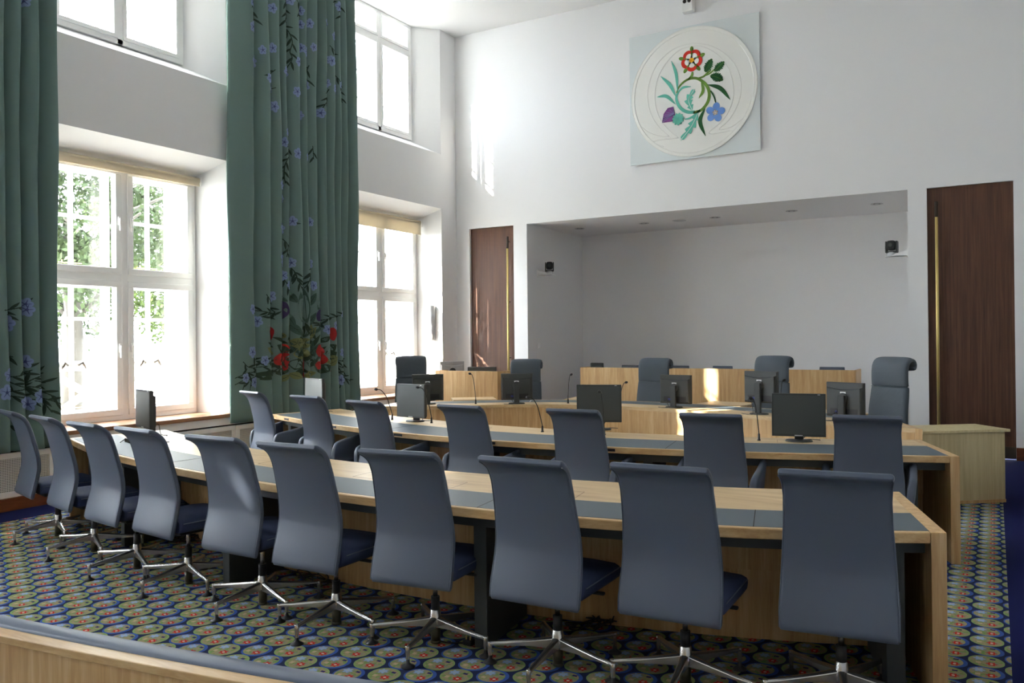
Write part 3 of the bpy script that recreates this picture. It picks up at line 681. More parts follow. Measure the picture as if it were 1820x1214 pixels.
# ------------------------------------------------------------------ monitors
def monitor(label, x, y, rz, dz=0, tilt=0, z=TZ, name='monitor', shell='mon'):
    r = empty(name, (x, y, z), rz, label=label, cat='monitor')            # display faces local -y
    cz = .215+dz; W2, H2 = .2025, .17
    m = MB(); rect = [(-W2, cz-H2), (W2, cz-H2), (W2, cz+H2), (-W2, cz+H2)]
    m.prism(rect, -.085, -.058); m.prism([(-W2+.006, cz-H2+.006), (W2-.006, cz-H2+.006), (W2-.006, cz+H2-.006), (-W2+.006, cz+H2-.006)], -.058, -.047)
    h = m.make('housing', M[shell], r, bevel=.003)
    m = MB()   # raised, curved rear shell
    top = [(-W2+.012, cz+H2-.045)]+[(lerp(-W2+.012, W2-.012, i/12), cz+H2-.045-.022*sin(pi*i/12)) for i in range(1, 12)]+[(W2-.012, cz+H2-.045), (W2-.012, cz-H2+.012), (-W2+.012, cz-H2+.012)]
    L = [[(a, -.047, b) for a, b in top], [(a*.97, -.032, cz+(b-cz)*.97) for a, b in top], [(a*.93, -.024, cz+(b-cz)*.93) for a, b in top]]
    m.loops(L, 0, False); m.make('rear_shell', M[shell], h)
    m = MB(); m.prism([(-W2+.014, cz-H2+.018), (W2-.014, cz-H2+.018), (W2-.014, cz+H2-.014), (-W2+.014, cz+H2-.014)], -.0856, -.0846); m.make('screen', M['screen'], r)
    m = MB(); m.box(-.03, .03, -.087, -.084, cz-H2+.004, cz-H2+.013); m.box(W2-.06, W2-.04, -.087, -.084, cz+H2-.011, cz+H2-.005); m.make('badge', M['silver'], h)
    m = MB(); m.box(-.03, .03, -.0245, -.022, cz+.062, cz+.08); m.box(-.14, -.085, -.0245, -.022, cz-.145, cz-.095); m.make('label_sticker', M['label'], h)
    m = MB(); m.box(-.15, .14, -.026, -.0215, cz-.15, cz-.085); m.make('port_recess', M['black'], h)
    m = MB(); m.lathe([(.05, 0), (.05, .012), (.04, .016)], 24); d = m.make('swivel_plate', M['mon'], r); d.rotation_euler = (radians(-90), 0, 0); d.location = (0, -.026, cz+.02)
    m = MB(); m.box(-.034, .034, -.018, .018, .008, cz+.045); m.make('stand_column', M['mon'], r, bevel=.006)
    m = MB()
    L = [[(a*cos(2*pi*j/24)*.105, b-.02+a*sin(2*pi*j/24)*.085, zz) for j in range(24)] for a, b, zz in ((1, 0, 0), (1, 0, .008), (.93, 0, .013), (.5, 0, .016))]
    m.loops(L, 0, True); m.make('stand_foot', M['mon'], r)
    m = MB(); m.box(.045, .075, -.024, -.006, cz-.13, cz-.108); m.make('video_plug', M['bluep'], r)
    m = MB(); m.tube(interp([(.06, -.006, cz-.12), (.07, .03, cz-.14), (.04, .05, cz-.19), (.02, .07, .006), (.09, .10, .005), (.16, .07, .005)], 4), .0032, 6); m.make('cable', M['black'], r)
    return r
def vdir(x, y): return atan2(-x, y)                          # rz that turns local +y away from the camera
V = lambda x, y: atan2(y, x)-pi/2
# on the middle desk, displays toward the chairs
monitor('largest monitor in view, on the middle desk left of the right-end armchair', -1.359, 6.85, radians(10))
monitor('dark monitor on the middle desk between two microphones, right of the curtain', -5.13, 6.80, radians(-9))
monitor('monitor half hidden behind the third armchair from the right of the middle row', -3.13, 6.92, radians(20), dz=.03)
monitor('pale reflecting monitor at the left end of the middle desk in front of the curtain', -6.86, 7.22, radians(-17), dz=.01)
monitor('monitor seen edge-on at the left end of the front desk', -6.55, 4.76, radians(-19), dz=.03)
# on the judges' desk, displays toward the high-backed chairs (their backs to the camera)
monitor('monitor seen from behind at the left end of the rear desk', -6.307, 8.60, radians(180+33))
monitor('monitor seen from behind on the rear desk, beside the second high-backed chair', -5.284, 9.12, radians(180+27))
monitor('monitor seen from behind at the middle of the rear desk', -3.29, 9.38, radians(180-8))
monitor('monitor seen from behind on the rear desk, raised higher than the others', -2.195, 8.95, radians(180-19), dz=.075)
monitor('monitor seen from behind at the right of the rear desk, partly behind another', -1.30, 8.60, radians(180-24), dz=-.01)
# tops of equipment showing above the benches
monitor('pale monitor top showing over the left end of the clerks bench', -7.52, 10.95, radians(180+50), dz=.10, z=.73, shell='silver')  # silver shell paints in glare as well as the whitish back
o = empty('console', (-6.97, 10.95, .73), radians(20), label='black console lid showing above the clerks bench in front of the left door', cat='console')
m = MB(); m.prism([(-.23, 0), (.23, 0), (.23, .405), (-.23, .405)], -.02, .03); m.make('lid', M['mon'], o, bevel=.01); m = MB(); m.box(-.2, .2, -.05, .25, 0, .04); m.make('console_base', M['black'], o)
o = empty('bench_monitor', (-5.80, 12.72, .73), 0, label='small dark screen top above the left end of the long bench in the recess', cat='monitor')
m = MB(); m.prism([(-.12, .09), (.12, .09), (.115, .42), (-.11, .42)], -.02, .04); m.make('housing', M['mon'], o, bevel=.012); m = MB(); m.box(-.03, .03, .0, .03, 0, .2); m.box(-.09, .09, -.06, .09, 0, .012); m.make('stand', M['black'], o)
for i, (x, w) in enumerate(((-5.55, .17), (-4.66, .18), (-3.91, .17), (-2.19, .19))):
    o = empty('folding_seat', (x, 13.62, 0), pi, label='dark seat back showing over the recess bench, %s' % ['nearest its left end', 'left of the middle high-backed chair', 'right of the middle high-backed chair', 'nearest its right end'][i], cat='chair', group='low chairs behind the back bench')
    m = MB(); sweep_back(m, [(.10, .60), (.06, .75), (.02, .95), (0, 1.08)], 0, .03, lambda z: w*2); m.make('backrest', M['leather'], o)
    m = MB(); m.box(-w, w, .05, .48, .42, .47); m.make('seat', M['seatcloth'], o, bevel=.015)
    for sx in (-w+.02, w-.02):
        for sy in (.10, .44):
            m = MB(); m.tube([(sx, sy, 0), (sx, sy, .42)], .011, 8); m.make('leg', M['chrome'], o)
    m = MB(); m.tube([(-w+.02, .10, .42), (-w+.02, .09, .65)], .01, 8); m.tube([(w-.02, .10, .42), (w-.02, .09, .65)], .01, 8); m.make('back_support', M['chrome'], o)

# ------------------------------------------------------------------ gooseneck microphones
def mic(label, x, y, tx, ty, tz, z=TZ):
    r = empty('gooseneck_microphone', (x, y, z), 0, label=label, cat='microphone', group='gooseneck microphones on the desks')
    m = MB(); m.lathe([(.014, 0), (.014, .006), (.010, .010), (.009, .05), (.006, .058)], 12); m.make('base', M['black'], r)
    end = Vector((tx, ty, tz)); hd = Vector((tx, ty, 0)); n = hd.length or .01; e = end*1.0
    P = interp([(0, 0, .055), (tx*.10, ty*.10, tz*.35), (tx*.35, ty*.35, tz*.72), (tx*.72, ty*.72, tz*.96), tuple(end)], 4)
    m = MB(); m.tube(P, .0042, 8); m.make('gooseneck', M['black'], r)
    d = (P[-1]-P[-3]).normalized(); m = MB(); m.tube([end-d*.004, end+d*.002, end+d*.012, end+d*.026, end+d*.034], [.006, .013, .0155, .013, .005], 10); m.make('foam_head', M['black'], r)
mic('microphone at the left of the middle desk, left of the dark monitor', -5.464, 6.821, -.12, -.09, .32)
mic('microphone on the middle desk, just right of the dark monitor', -4.882, 6.719, -.10, -.07, .36)
mic('microphone on the middle desk leaning left beside the wide monitor', -3.507, 6.509, -.10, -.05, .31)
mic('upright microphone on the middle desk, right of the wide monitor', -2.924, 6.554, -.01, -.05, .37)
mic('microphone on the middle desk in front of the raised monitor', -1.649, 6.742, -.04, -.05, .34)
mic('microphone on the rear desk between the two left monitors', -5.765, 8.90, -.05, -.03, .385)
mic('short microphone on the rear desk, left of the middle high-backed chair', -3.989, 9.42, .06, .03, .28)
mic('thin microphone on the rear desk standing out against the grey recess wall', -4.72, 9.46, .03, .01, .36)
mic('microphone on the rear desk, its head just right of the raised monitor', -1.98, 9.02, .03, .01, .36)
mic('microphone on the rear desk leaning right, before the rightmost high-backed chair', -1.36, 8.60, .10, .02, .20)
mic('microphone head showing at the upper edge of the rightmost rear monitor', -1.20, 8.92, .02, .0, .33)

# things on and under the desks
o = empty('cable_box', (-6.28, 4.37, TZ), radians(-20), label='small black box trailing cables at the left end of the front desk', cat='electronics')
m = MB(); m.box(-.07, .07, -.045, .045, .0, .035); m.make('body', M['black'], o, bevel=.006)
m = MB(); m.box(-.11, .03, .06, .12, .0, .03); m.make('adaptor', M['mon'], o, bevel=.006)
m = MB(); m.tube(interp([(.05, .03, .03), (.09, .08, .05), (.13, .12, .06), (.16, .20, .006), (.26, .22, .006)], 4), .004, 6); m.tube(interp([(.0, .09, .03), (.07, .13, .05), (.14, .10, .03), (.22, .16, .005)], 4), .004, 6); m.tube(interp([(-.09, .05, .02), (-.14, .02, .03), (-.12, -.05, .005), (-.02, -.09, .005)], 4), .0035, 6); m.make('cables', M['black'], o)
o = empty('power_lead', (-2.40, 3.60, 0), 0, label='black lead with a three-pin plug lying on the carpet under a front-row chair', cat='cable')
m = MB(); m.tube(interp([(.0, -.02, .006), (-.10, -.06, .005), (-.22, -.02, .005), (-.30, .08, .006), (-.26, .20, .02), (-.05, .33, .006)], 5), .004, 6); m.make('cord', M['black'], o)
m = MB(); m.box(-.005, .05, -.04, .015, .0, .03); pl = m.make('plug', M['black'], o, bevel=.008)
m = MB(); m.box(.01, .016, -.03, -.024, .03, .05); m.box(.034, .040, -.03, -.024, .03, .05); m.box(.022, .027, -.006, .0, .03, .053); m.make('plug_pins', M['brass'], pl)
for i, (x, y) in enumerate(((-5.55, 4.35), (-3.9, 4.02), (-1.95, 4.10))):
    o = empty('cable_bundle', (x, y, 0), R.random()*3, label='black cable tangle under the front desk, %s' % ['at its left part', 'beside the leg near its middle', 'under the third chair from the right'][i], cat='cable', group='cable tangles under the front desk')
    m = MB()
    for k in range(5):
        P = [(R.uniform(-.18, .18), R.uniform(-.10, .10), .006+R.random()*.05) for _ in range(6)]
        m.tube(interp(P, 5), .004, 5)
    m.make('cables', M['black'], o)

# ------------------------------------------------------------------ fittings on the walls
for i, x in enumerate((-6.25, -5.06, -3.85, -2.66, -1.46)):
    o = empty('downlight', (x, 13.05, NZ), 0, label='recessed round downlight in the recess ceiling, %s' % ['nearest the left side', 'second from the left', 'the middle one of five', 'second from the right', 'nearest the right side'][i], cat='ceiling light', group='downlights in the recess ceiling')
    m = MB(); m.lathe([(.055, -.001), (.085, -.001), (.088, -.006), (.082, -.009), (.060, -.006), (.055, -.001)], 28); m.make('trim_ring', M['silver'], o)
    m = MB(); m.lathe([(.0005, -.0025), (.057, -.0025), (.057, -.0005), (.0005, -.0005)], 24); m.make('lamp_recess', M['black'], o)
    m = MB(); m.lathe([(.0005, -.006), (.028, -.006), (.028, -.002), (.0005, -.002)], 18); m.make('reflector', M['silver'], o)
o = empty('air_grille', (-4.457, 13.08, NZ), 0, label='flat round white speaker grille in the recess ceiling', cat='speaker')
m = MB(); m.lathe([(.001, -.008), (.10, -.008), (.115, -.001), (.001, -.001)], 28); m.make('cover', M['silver'], o)
def ptz(x, y, z, rz, side, label):
    o = empty('video_camera', (x, y, z), rz, label=label, cat='camera')          # lens toward local -y, wall at +x*side... bracket built in
    m = MB(); m.lathe([(.055, 0), (.06, .005), (.06, .045), (.05, .055)], 24); m.make('camera_base', M['silver'], o)
    m = MB(); 
    for s in (-1, 1):
        a, b = sorted((s*.058, s*.075)); m.prism([(-.045, .05), (.045, .05), (.05, .12), (.045, .20), (-.035, .205), (-.05, .12)], a, b, 'x')
    m.box(-.07, .07, -.045, .045, .045, .07); m.make('yoke', M['mon'], o, bevel=.005)
    m = MB(); L = []
    for (y_, w, h) in ((-.065, .048, .055), (-.05, .056, .066), (.03, .056, .066), (.05, .04, .05)): L.append([(w*math.copysign(abs(cos(a))**.5, cos(a)), y_, .145+h*math.copysign(abs(sin(a))**.5, sin(a))) for a in [2*pi*j/20 for j in range(20)]])
    m.loops(L, 0, True); m.make('camera_head', M['black'], o)
    m = MB(); m.tube([(0, -.06, .15), (0, -.075, .15), (0, -.08, .15)], [.03, .03, .024], 18); m.make('lens', M['mon'], o)
    m = MB(); f = side
    m.box(*sorted((-.08*f, .20*f)), -.06, .06, -.012, 0)
    for yy in (-.06, .054): m.prism([(.20*f, -.012), (-.02*f, -.012), (.05*f, .03), (.20*f, .07)], yy, yy+.006, 'y')
    m.box(*sorted((.195*f, .21*f)), -.07, .07, -.03, .09); b = m.make('wall_bracket', M['frame'], o, bevel=.002); b.rotation_euler = (0, 0, -rz)
    return o
ptz(NX0+.215, 12.40, 2.66, radians(30), -1, 'domed video camera on a white bracket on the left side wall of the recess')
ptz(NX1-.215, 12.20, 2.64, radians(-8), 1, 'domed video camera on a white bracket on the right side wall of the recess')
o = empty('wall_sensor', (-3.895, YB, 6.55), 0, label='white box with two black lenses above the painted glass panel', cat='sensor')
m = MB(); m.box(-.085, .085, -.12, 0, -.13, .13); m.make('body', M['frame'], o, bevel=.012)
for s in (-1, 1):
    m = MB(); m.tube([(s*.035, -.128, .02), (s*.035, -.119, .02)], .027, 18); m.make('lens', M['black'], o)
o = empty('wall_switch', (NX0, 12.40, 1.452), 0, label='small white wall switch on the left side wall of the recess', cat='switch')
m = MB(); m.box(0, .012, -.035, .035, -.045, .045); m.make('plate', M['frame'], o, bevel=.003); m = MB(); m.box(.012, .018, -.012, .012, -.02, .02); m.make('rocker', M['frame'], o, bevel=.002)
o = empty('wall_light', (-8.325, 11.50, 1.86), radians(16.8), label='half-round metal wall light beside the window nearest the back wall', cat='wall light')
m = MB(); L = []
for z, r_ in ((-.30, .050), (-.28, .056), (.28, .062), (.29, .060)): L.append([(r_*cos(pi+pi*j/12), r_*sin(pi+pi*j/12)*1.1, z) for j in range(13)])
m.loops(L, 0, True); m.make('shade', M['silver'], o)
m = MB(); m.box(-.02, .02, -.02, .03, -.2, .2); m.make('back_plate', M['silver'], o)
# ------------------------------------------------------------------ dyed flower positions on the curtains, metres along the wall and up
FLW2= [(7.211, 5.8), (7.569, 5.846), (7.875, 6.062), (8.059, 5.981), (7.208, 5.491), (8.063, 5.797), (8.226, 5.866), (8.505, 5.948), (8.651, 5.81), (8.775, 6.273), (7.355, 5.245), (7.563, 5.334), (7.251, 5.075), (8.071, 5.485), (8.146, 5.443), (8.279, 5.555), (8.529, 5.463), (8.598, 5.458), (7.967, 5.263), (7.803, 5.095), (7.436, 4.906), (7.487, 4.784), (8.181, 5.014), (8.534, 5.139), (7.94, 4.86), (8.809, 5.169), (8.661, 5.08), (7.56, 4.583), (8.042, 4.585), (8.413, 4.694), (7.804, 4.302), (7.739, 4.163), (7.941, 4.046), (8.157, 4.038), (7.676, 3.591), (7.684, 3.418), (7.861, 3.15), (7.686, 3.031), (8.219, 3.18), (7.679, 2.653), (7.678, 2.588), (7.854, 2.603), (8.184, 2.619), (7.718, 2.429), (7.718, 2.429), (7.799, 2.307), (8.237, 2.321), (7.521, 2.151), (7.185, 1.978), (7.305, 1.83), (8.815, 1.941), (8.449, 1.73), (7.161, 1.447), (7.365, 1.337), (8.796, 1.405), (7.072, 1.131), (7.192, 1.07), (8.741, 1.022), (8.646, 1.786)]
STM2= [[(7.28, 5.854), (7.259, 5.726), (7.287, 5.614)], [(7.779, 6.028), (7.809, 5.881), (7.775, 5.743), (7.849, 5.656), (7.89, 5.511), (7.867, 5.377), (7.887, 5.288), (7.843, 5.164)], [(7.94, 6.084), (7.994, 6.007), (8.003, 5.898)], [(8.628, 6.274), (8.678, 6.341)], [(8.776, 6.376), (8.849, 6.299), (8.797, 6.128)], [(8.572, 5.668), (8.644, 5.605), (8.692, 5.569)], [(7.59, 5.063), (7.467, 4.937)], [(7.587, 4.83), (7.506, 4.793)], [(8.23, 5.304), (8.194, 5.164), (8.215, 5.072)], [(8.564, 5.063), (8.491, 4.895), (8.418, 4.745)], [(8.713, 5.304), (8.785, 5.205), (8.845, 5.05), (8.869, 4.953)], [(7.831, 4.212), (7.807, 4.034), (7.742, 3.881), (7.73, 3.737), (7.739, 3.629)], [(7.72, 2.906), (7.771, 2.817), (7.759, 2.675)], [(7.796, 3.103), (7.861, 3.142)], [(8.261, 4.217), (8.271, 4.039)], [(7.832, 2.57), (7.895, 2.464), (7.916, 2.363)], [(8.207, 2.597), (8.137, 2.462), (8.114, 2.374)], [(7.874, 2.509), (7.916, 2.385), (7.979, 2.245)], [(8.16, 2.528), (8.114, 2.379), (8.068, 2.281)], [(7.718, 2.405), (7.786, 2.267)], [(7.394, 2.173), (7.493, 2.024), (7.553, 1.933), (7.235, 1.972)], [(7.312, 1.868), (7.431, 1.915), (7.573, 1.91)], [(8.865, 1.942), (8.619, 1.904), (8.428, 1.867), (8.288, 1.8)], [(8.449, 1.735), (8.334, 1.801)], [(7.161, 1.418), (7.228, 1.341), (7.424, 1.32), (7.586, 1.284)], [(7.037, 1.332), (7.131, 1.255), (7.384, 1.26)], [(6.942, 1.13), (7.13, 1.195), (7.383, 1.169), (7.544, 1.208)], [(6.941, 1.049), (7.072, 1.109), (7.323, 1.142), (7.544, 1.162)], [(7.033, 0.978), (7.053, 1.051)], [(8.659, 1.316), (8.856, 1.259)], [(8.658, 1.248), (8.854, 1.157)], [(8.657, 1.164), (8.978, 0.98)], [(7.127, 0.972), (7.148, 1.12)], [(8.727, 0.908), (8.753, 1.008)]]
BLB2= [('r', 7.499, 1.678, 0.057, 0.099), ('r', 7.713, 1.452, 0.084, 0.094), ('r', 7.628, 1.337, 0.079, 0.078), ('r', 7.721, 1.248, 0.052, 0.054), ('r', 7.732, 1.35, 0.074, 0.079), ('r', 8.334, 1.44, 0.074, 0.082), ('r', 8.362, 1.324, 0.075, 0.074), ('r', 8.303, 1.244, 0.047, 0.057), ('r', 8.587, 1.669, 0.053, 0.092), ('r', 7.993, 1.255, 0.022, 0.08), ('r', 7.992, 1.127, 0.022, 0.04), ('r', 8.501, 1.157, 0.024, 0.016), ('p', 7.709, 1.983, 0.071, 0.117), ('p', 8.317, 1.915, 0.055, 0.082), ('y', 7.906, 1.551, 0.078, 0.067), ('y', 8.07, 1.549, 0.076, 0.067), ('y', 7.991, 1.414, 0.128, 0.076), ('y', 7.711, 1.647, 0.038, 0.034)]
LVS2= [('g', (7.974, 1.829), (7.953, 2.227), 0.057), ('g', (8.089, 1.815), (8.059, 2.28), 0.058), ('g', (7.912, 2.083), (7.786, 2.244), 0.052), ('g', (8.177, 2.042), (8.27, 2.225), 0.045), ('g', (8.29, 1.996), (8.373, 2.188), 0.046), ('g', (7.763, 2.094), (7.638, 2.16), 0.033), ('g', (7.887, 1.765), (7.793, 1.985), 0.043), ('g', (8.151, 1.75), (8.267, 1.963), 0.04), ('g', (7.972, 1.654), (7.802, 1.828), 0.057), ('g', (8.06, 1.622), (8.152, 1.831), 0.049), ('g', (7.951, 1.718), (7.843, 1.749), 0.039), ('y', (7.798, 1.56), (7.797, 1.828), 0.03), ('y', (8.193, 1.572), (8.197, 1.848), 0.037), ('y', (8.148, 1.556), (8.264, 1.767), 0.041), ('y', (7.84, 1.497), (7.778, 1.623), 0.03), ('y', (7.547, 1.409), (7.396, 1.496), 0.053), ('y', (8.42, 1.281), (8.66, 1.349), 0.071), ('y', (8.514, 1.237), (8.635, 1.316), 0.052), ('y', (7.793, 1.136), (7.666, 1.048), 0.043), ('y', (7.836, 1.15), (7.965, 1.088), 0.056), ('y', (8.053, 1.108), (8.268, 1.147), 0.054), ('y', (8.098, 1.17), (8.187, 1.07), 0.041), ('d', (7.796, 1.403), (7.589, 1.531), 0.073), ('d', (7.817, 1.308), (7.545, 1.255), 0.077), ('d', (7.794, 1.214), (7.564, 1.161), 0.064), ('d', (7.925, 1.336), (7.88, 1.195), 0.087), ('d', (8.056, 1.333), (8.166, 1.151), 0.089), ('d', (8.192, 1.426), (8.1, 1.267), 0.077), ('d', (8.279, 1.163), (8.514, 1.22), 0.07), ('d', (8.421, 1.388), (8.638, 1.518), 0.081), ('d', (8.377, 1.554), (8.472, 1.636), 0.037), ('d', (8.468, 1.321), (8.636, 1.417), 0.061), ('d', (8.168, 1.362), (8.261, 1.49), 0.059), ('d', (7.693, 1.561), (7.684, 1.702), 0.034), ('d', (7.966, 1.192), (8.053, 1.076), 0.053), ('d', (7.797, 1.482), (7.82, 1.623), 0.043), ('d', (8.146, 1.395), (7.99, 1.335), 0.068), ('d', (7.879, 1.148), (8.054, 1.188), 0.056), ('d', (7.548, 1.501), (7.407, 1.564), 0.028), ('d', (7.543, 1.147), (7.303, 1.097), 0.037), ('d', (7.544, 1.178), (7.226, 1.161), 0.037), ('d', (7.565, 1.254), (7.404, 1.305), 0.045)]
FLW1= [(4.426, 1.959), (4.431, 1.906), (4.263, 1.774), (4.418, 1.412), (4.507, 1.076), (4.372, 1.025), (4.419, 1.006), (4.194, 1.133), (4.22, 1.293), (4.7, 5.05), (4.417, 4.846)]
STM1= [[(4.187, 1.893), (4.3, 1.909), (4.416, 1.945)], [(4.211, 1.855), (4.274, 1.856)], [(4.221, 1.493), (4.29, 1.459)], [(4.385, 1.305), (4.411, 1.357), (4.437, 1.382)], [(4.232, 1.273), (4.333, 1.281), (4.45, 1.329)], [(4.219, 1.26), (4.358, 1.175), (4.463, 1.249), (4.583, 1.297)], [(4.358, 1.175), (4.488, 1.161), (4.663, 1.062)], [(4.231, 1.13), (4.371, 1.148), (4.462, 1.129)], [(4.231, 1.104), (4.37, 1.069), (4.461, 1.049)], [(4.462, 1.229), (4.596, 1.202)], [(4.527, 1.071), (4.608, 1.039), (4.724, 0.983)], [(4.567, 1.042), (4.634, 0.915)], [(4.229, 0.833), (4.304, 0.799)], [(4.37, 1.016), (4.395, 0.949)]]
EMB= {'stem': [('g', 0.012, 0.03, [(-0.237, 0.015), (-0.204, 0.091), (-0.13, 0.16), (-0.037, 0.194), (0.066, 0.187), (0.167, 0.12), (0.237, 0.029), (0.262, -0.084), (0.235, -0.199), (0.143, -0.295), (0.02, -0.32)]), ('t', 0.03, 0.01, [(0.04, -0.313), (-0.063, -0.298), (-0.145, -0.252), (-0.211, -0.171), (-0.242, -0.065), (-0.216, 0.012), (-0.142, 0.071), (-0.017, 0.077)]), ('g', 0.016, 0.02, [(0.012, 0.293), (0.001, 0.238), (-0.057, 0.184)]), ('g', 0.012, 0.016, [(0.29, 0.269), (0.24, 0.238), (0.178, 0.194), (0.097, 0.182)]), ('g', 0.008, 0.012, [(0.351, 0.278), (0.28, 0.227), (0.219, 0.205)]), ('d', 0.01, 0.014, [(0.361, -0.238), (0.336, -0.135), (0.283, -0.032)]), ('t', 0.01, 0.022, [(-0.116, -0.397), (-0.043, -0.394), (0.04, -0.359), (0.122, -0.292)])], 'blade': [('t', 0.045, [(-0.313, 0.511), (-0.24, 0.299), (-0.222, 0.033)]), ('t', 0.05, [(-0.482, 0.306), (-0.341, 0.154), (-0.252, -0.033)]), ('t', 0.05, [(-0.545, 0.002), (-0.395, -0.011), (-0.253, -0.155)]), ('g', 0.045, [(0.143, 0.134), (0.17, -0.01), (0.104, -0.119)]), ('d', 0.06, [(0.248, 0.061), (0.427, -0.021), (0.573, -0.211)]), ('d', 0.06, [(0.2, -0.273), (0.12, -0.461), (0.199, -0.691)]), ('t', 0.03, [(-0.205, 0.03), (-0.131, 0.083), (-0.017, 0.077)])], 'serr': [('d', 0.12, [(0.205, 0.253), (0.251, 0.335), (0.306, 0.434)]), ('d', 0.11, [(0.34, 0.244), (0.411, 0.297), (0.491, 0.36)]), ('d', 0.12, [(0.279, 0.187), (0.379, 0.151), (0.468, 0.09)])], 'holly': [('t', 0.14, [(0.003, -0.288), (-0.05, -0.115), (0.044, 0.031)]), ('t', 0.15, [(0.085, -0.34), (-0.014, -0.522), (-0.182, -0.706)])], 'thistle': [(-0.291, -0.184), (-0.376, -0.191), (-0.441, -0.269), (-0.47, -0.402), (-0.273, -0.402), (-0.261, -0.316)], 'bulb': [(-0.216, -0.383)], 'rose': [(0.003, 0.465)], 'flax': [(0.35, -0.365)], 'line': [[(-0.36, -0.621), (-0.507, -0.475), (-0.645, -0.25), (-0.701, 0.027), (-0.661, 0.268), (-0.529, 0.513), (-0.303, 0.676), (-0.072, 0.718), (0.133, 0.689), (0.354, 0.594), (0.551, 0.42), (0.685, 0.201), (0.731, -0.041), (0.69, -0.268), (0.561, -0.484), (0.401, -0.619), (0.579, -0.608), (0.746, -0.51), (0.814, -0.462)], [(-0.213, -0.663), (-0.38, -0.513), (-0.516, -0.31), (-0.584, -0.033), (-0.553, 0.229), (-0.433, 0.455), (-0.219, 0.64), (0.01, 0.674), (0.193, 0.628), (0.393, 0.478), (0.539, 0.265), (0.619, -0.023), (0.592, -0.273), (0.462, -0.49), (0.25, -0.662), (0.647, -0.668), (0.538, -0.775)], [(-0.36, -0.621), (-0.552, -0.582), (-0.724, -0.487), (-0.8, -0.414)], [(-0.213, -0.663), (-0.606, -0.667), (-0.446, -0.769)]], 'circ': [(-0.956, 0.066), (0.966, 0.017), (0.156, 0.93), (-0.07, -0.963)]}
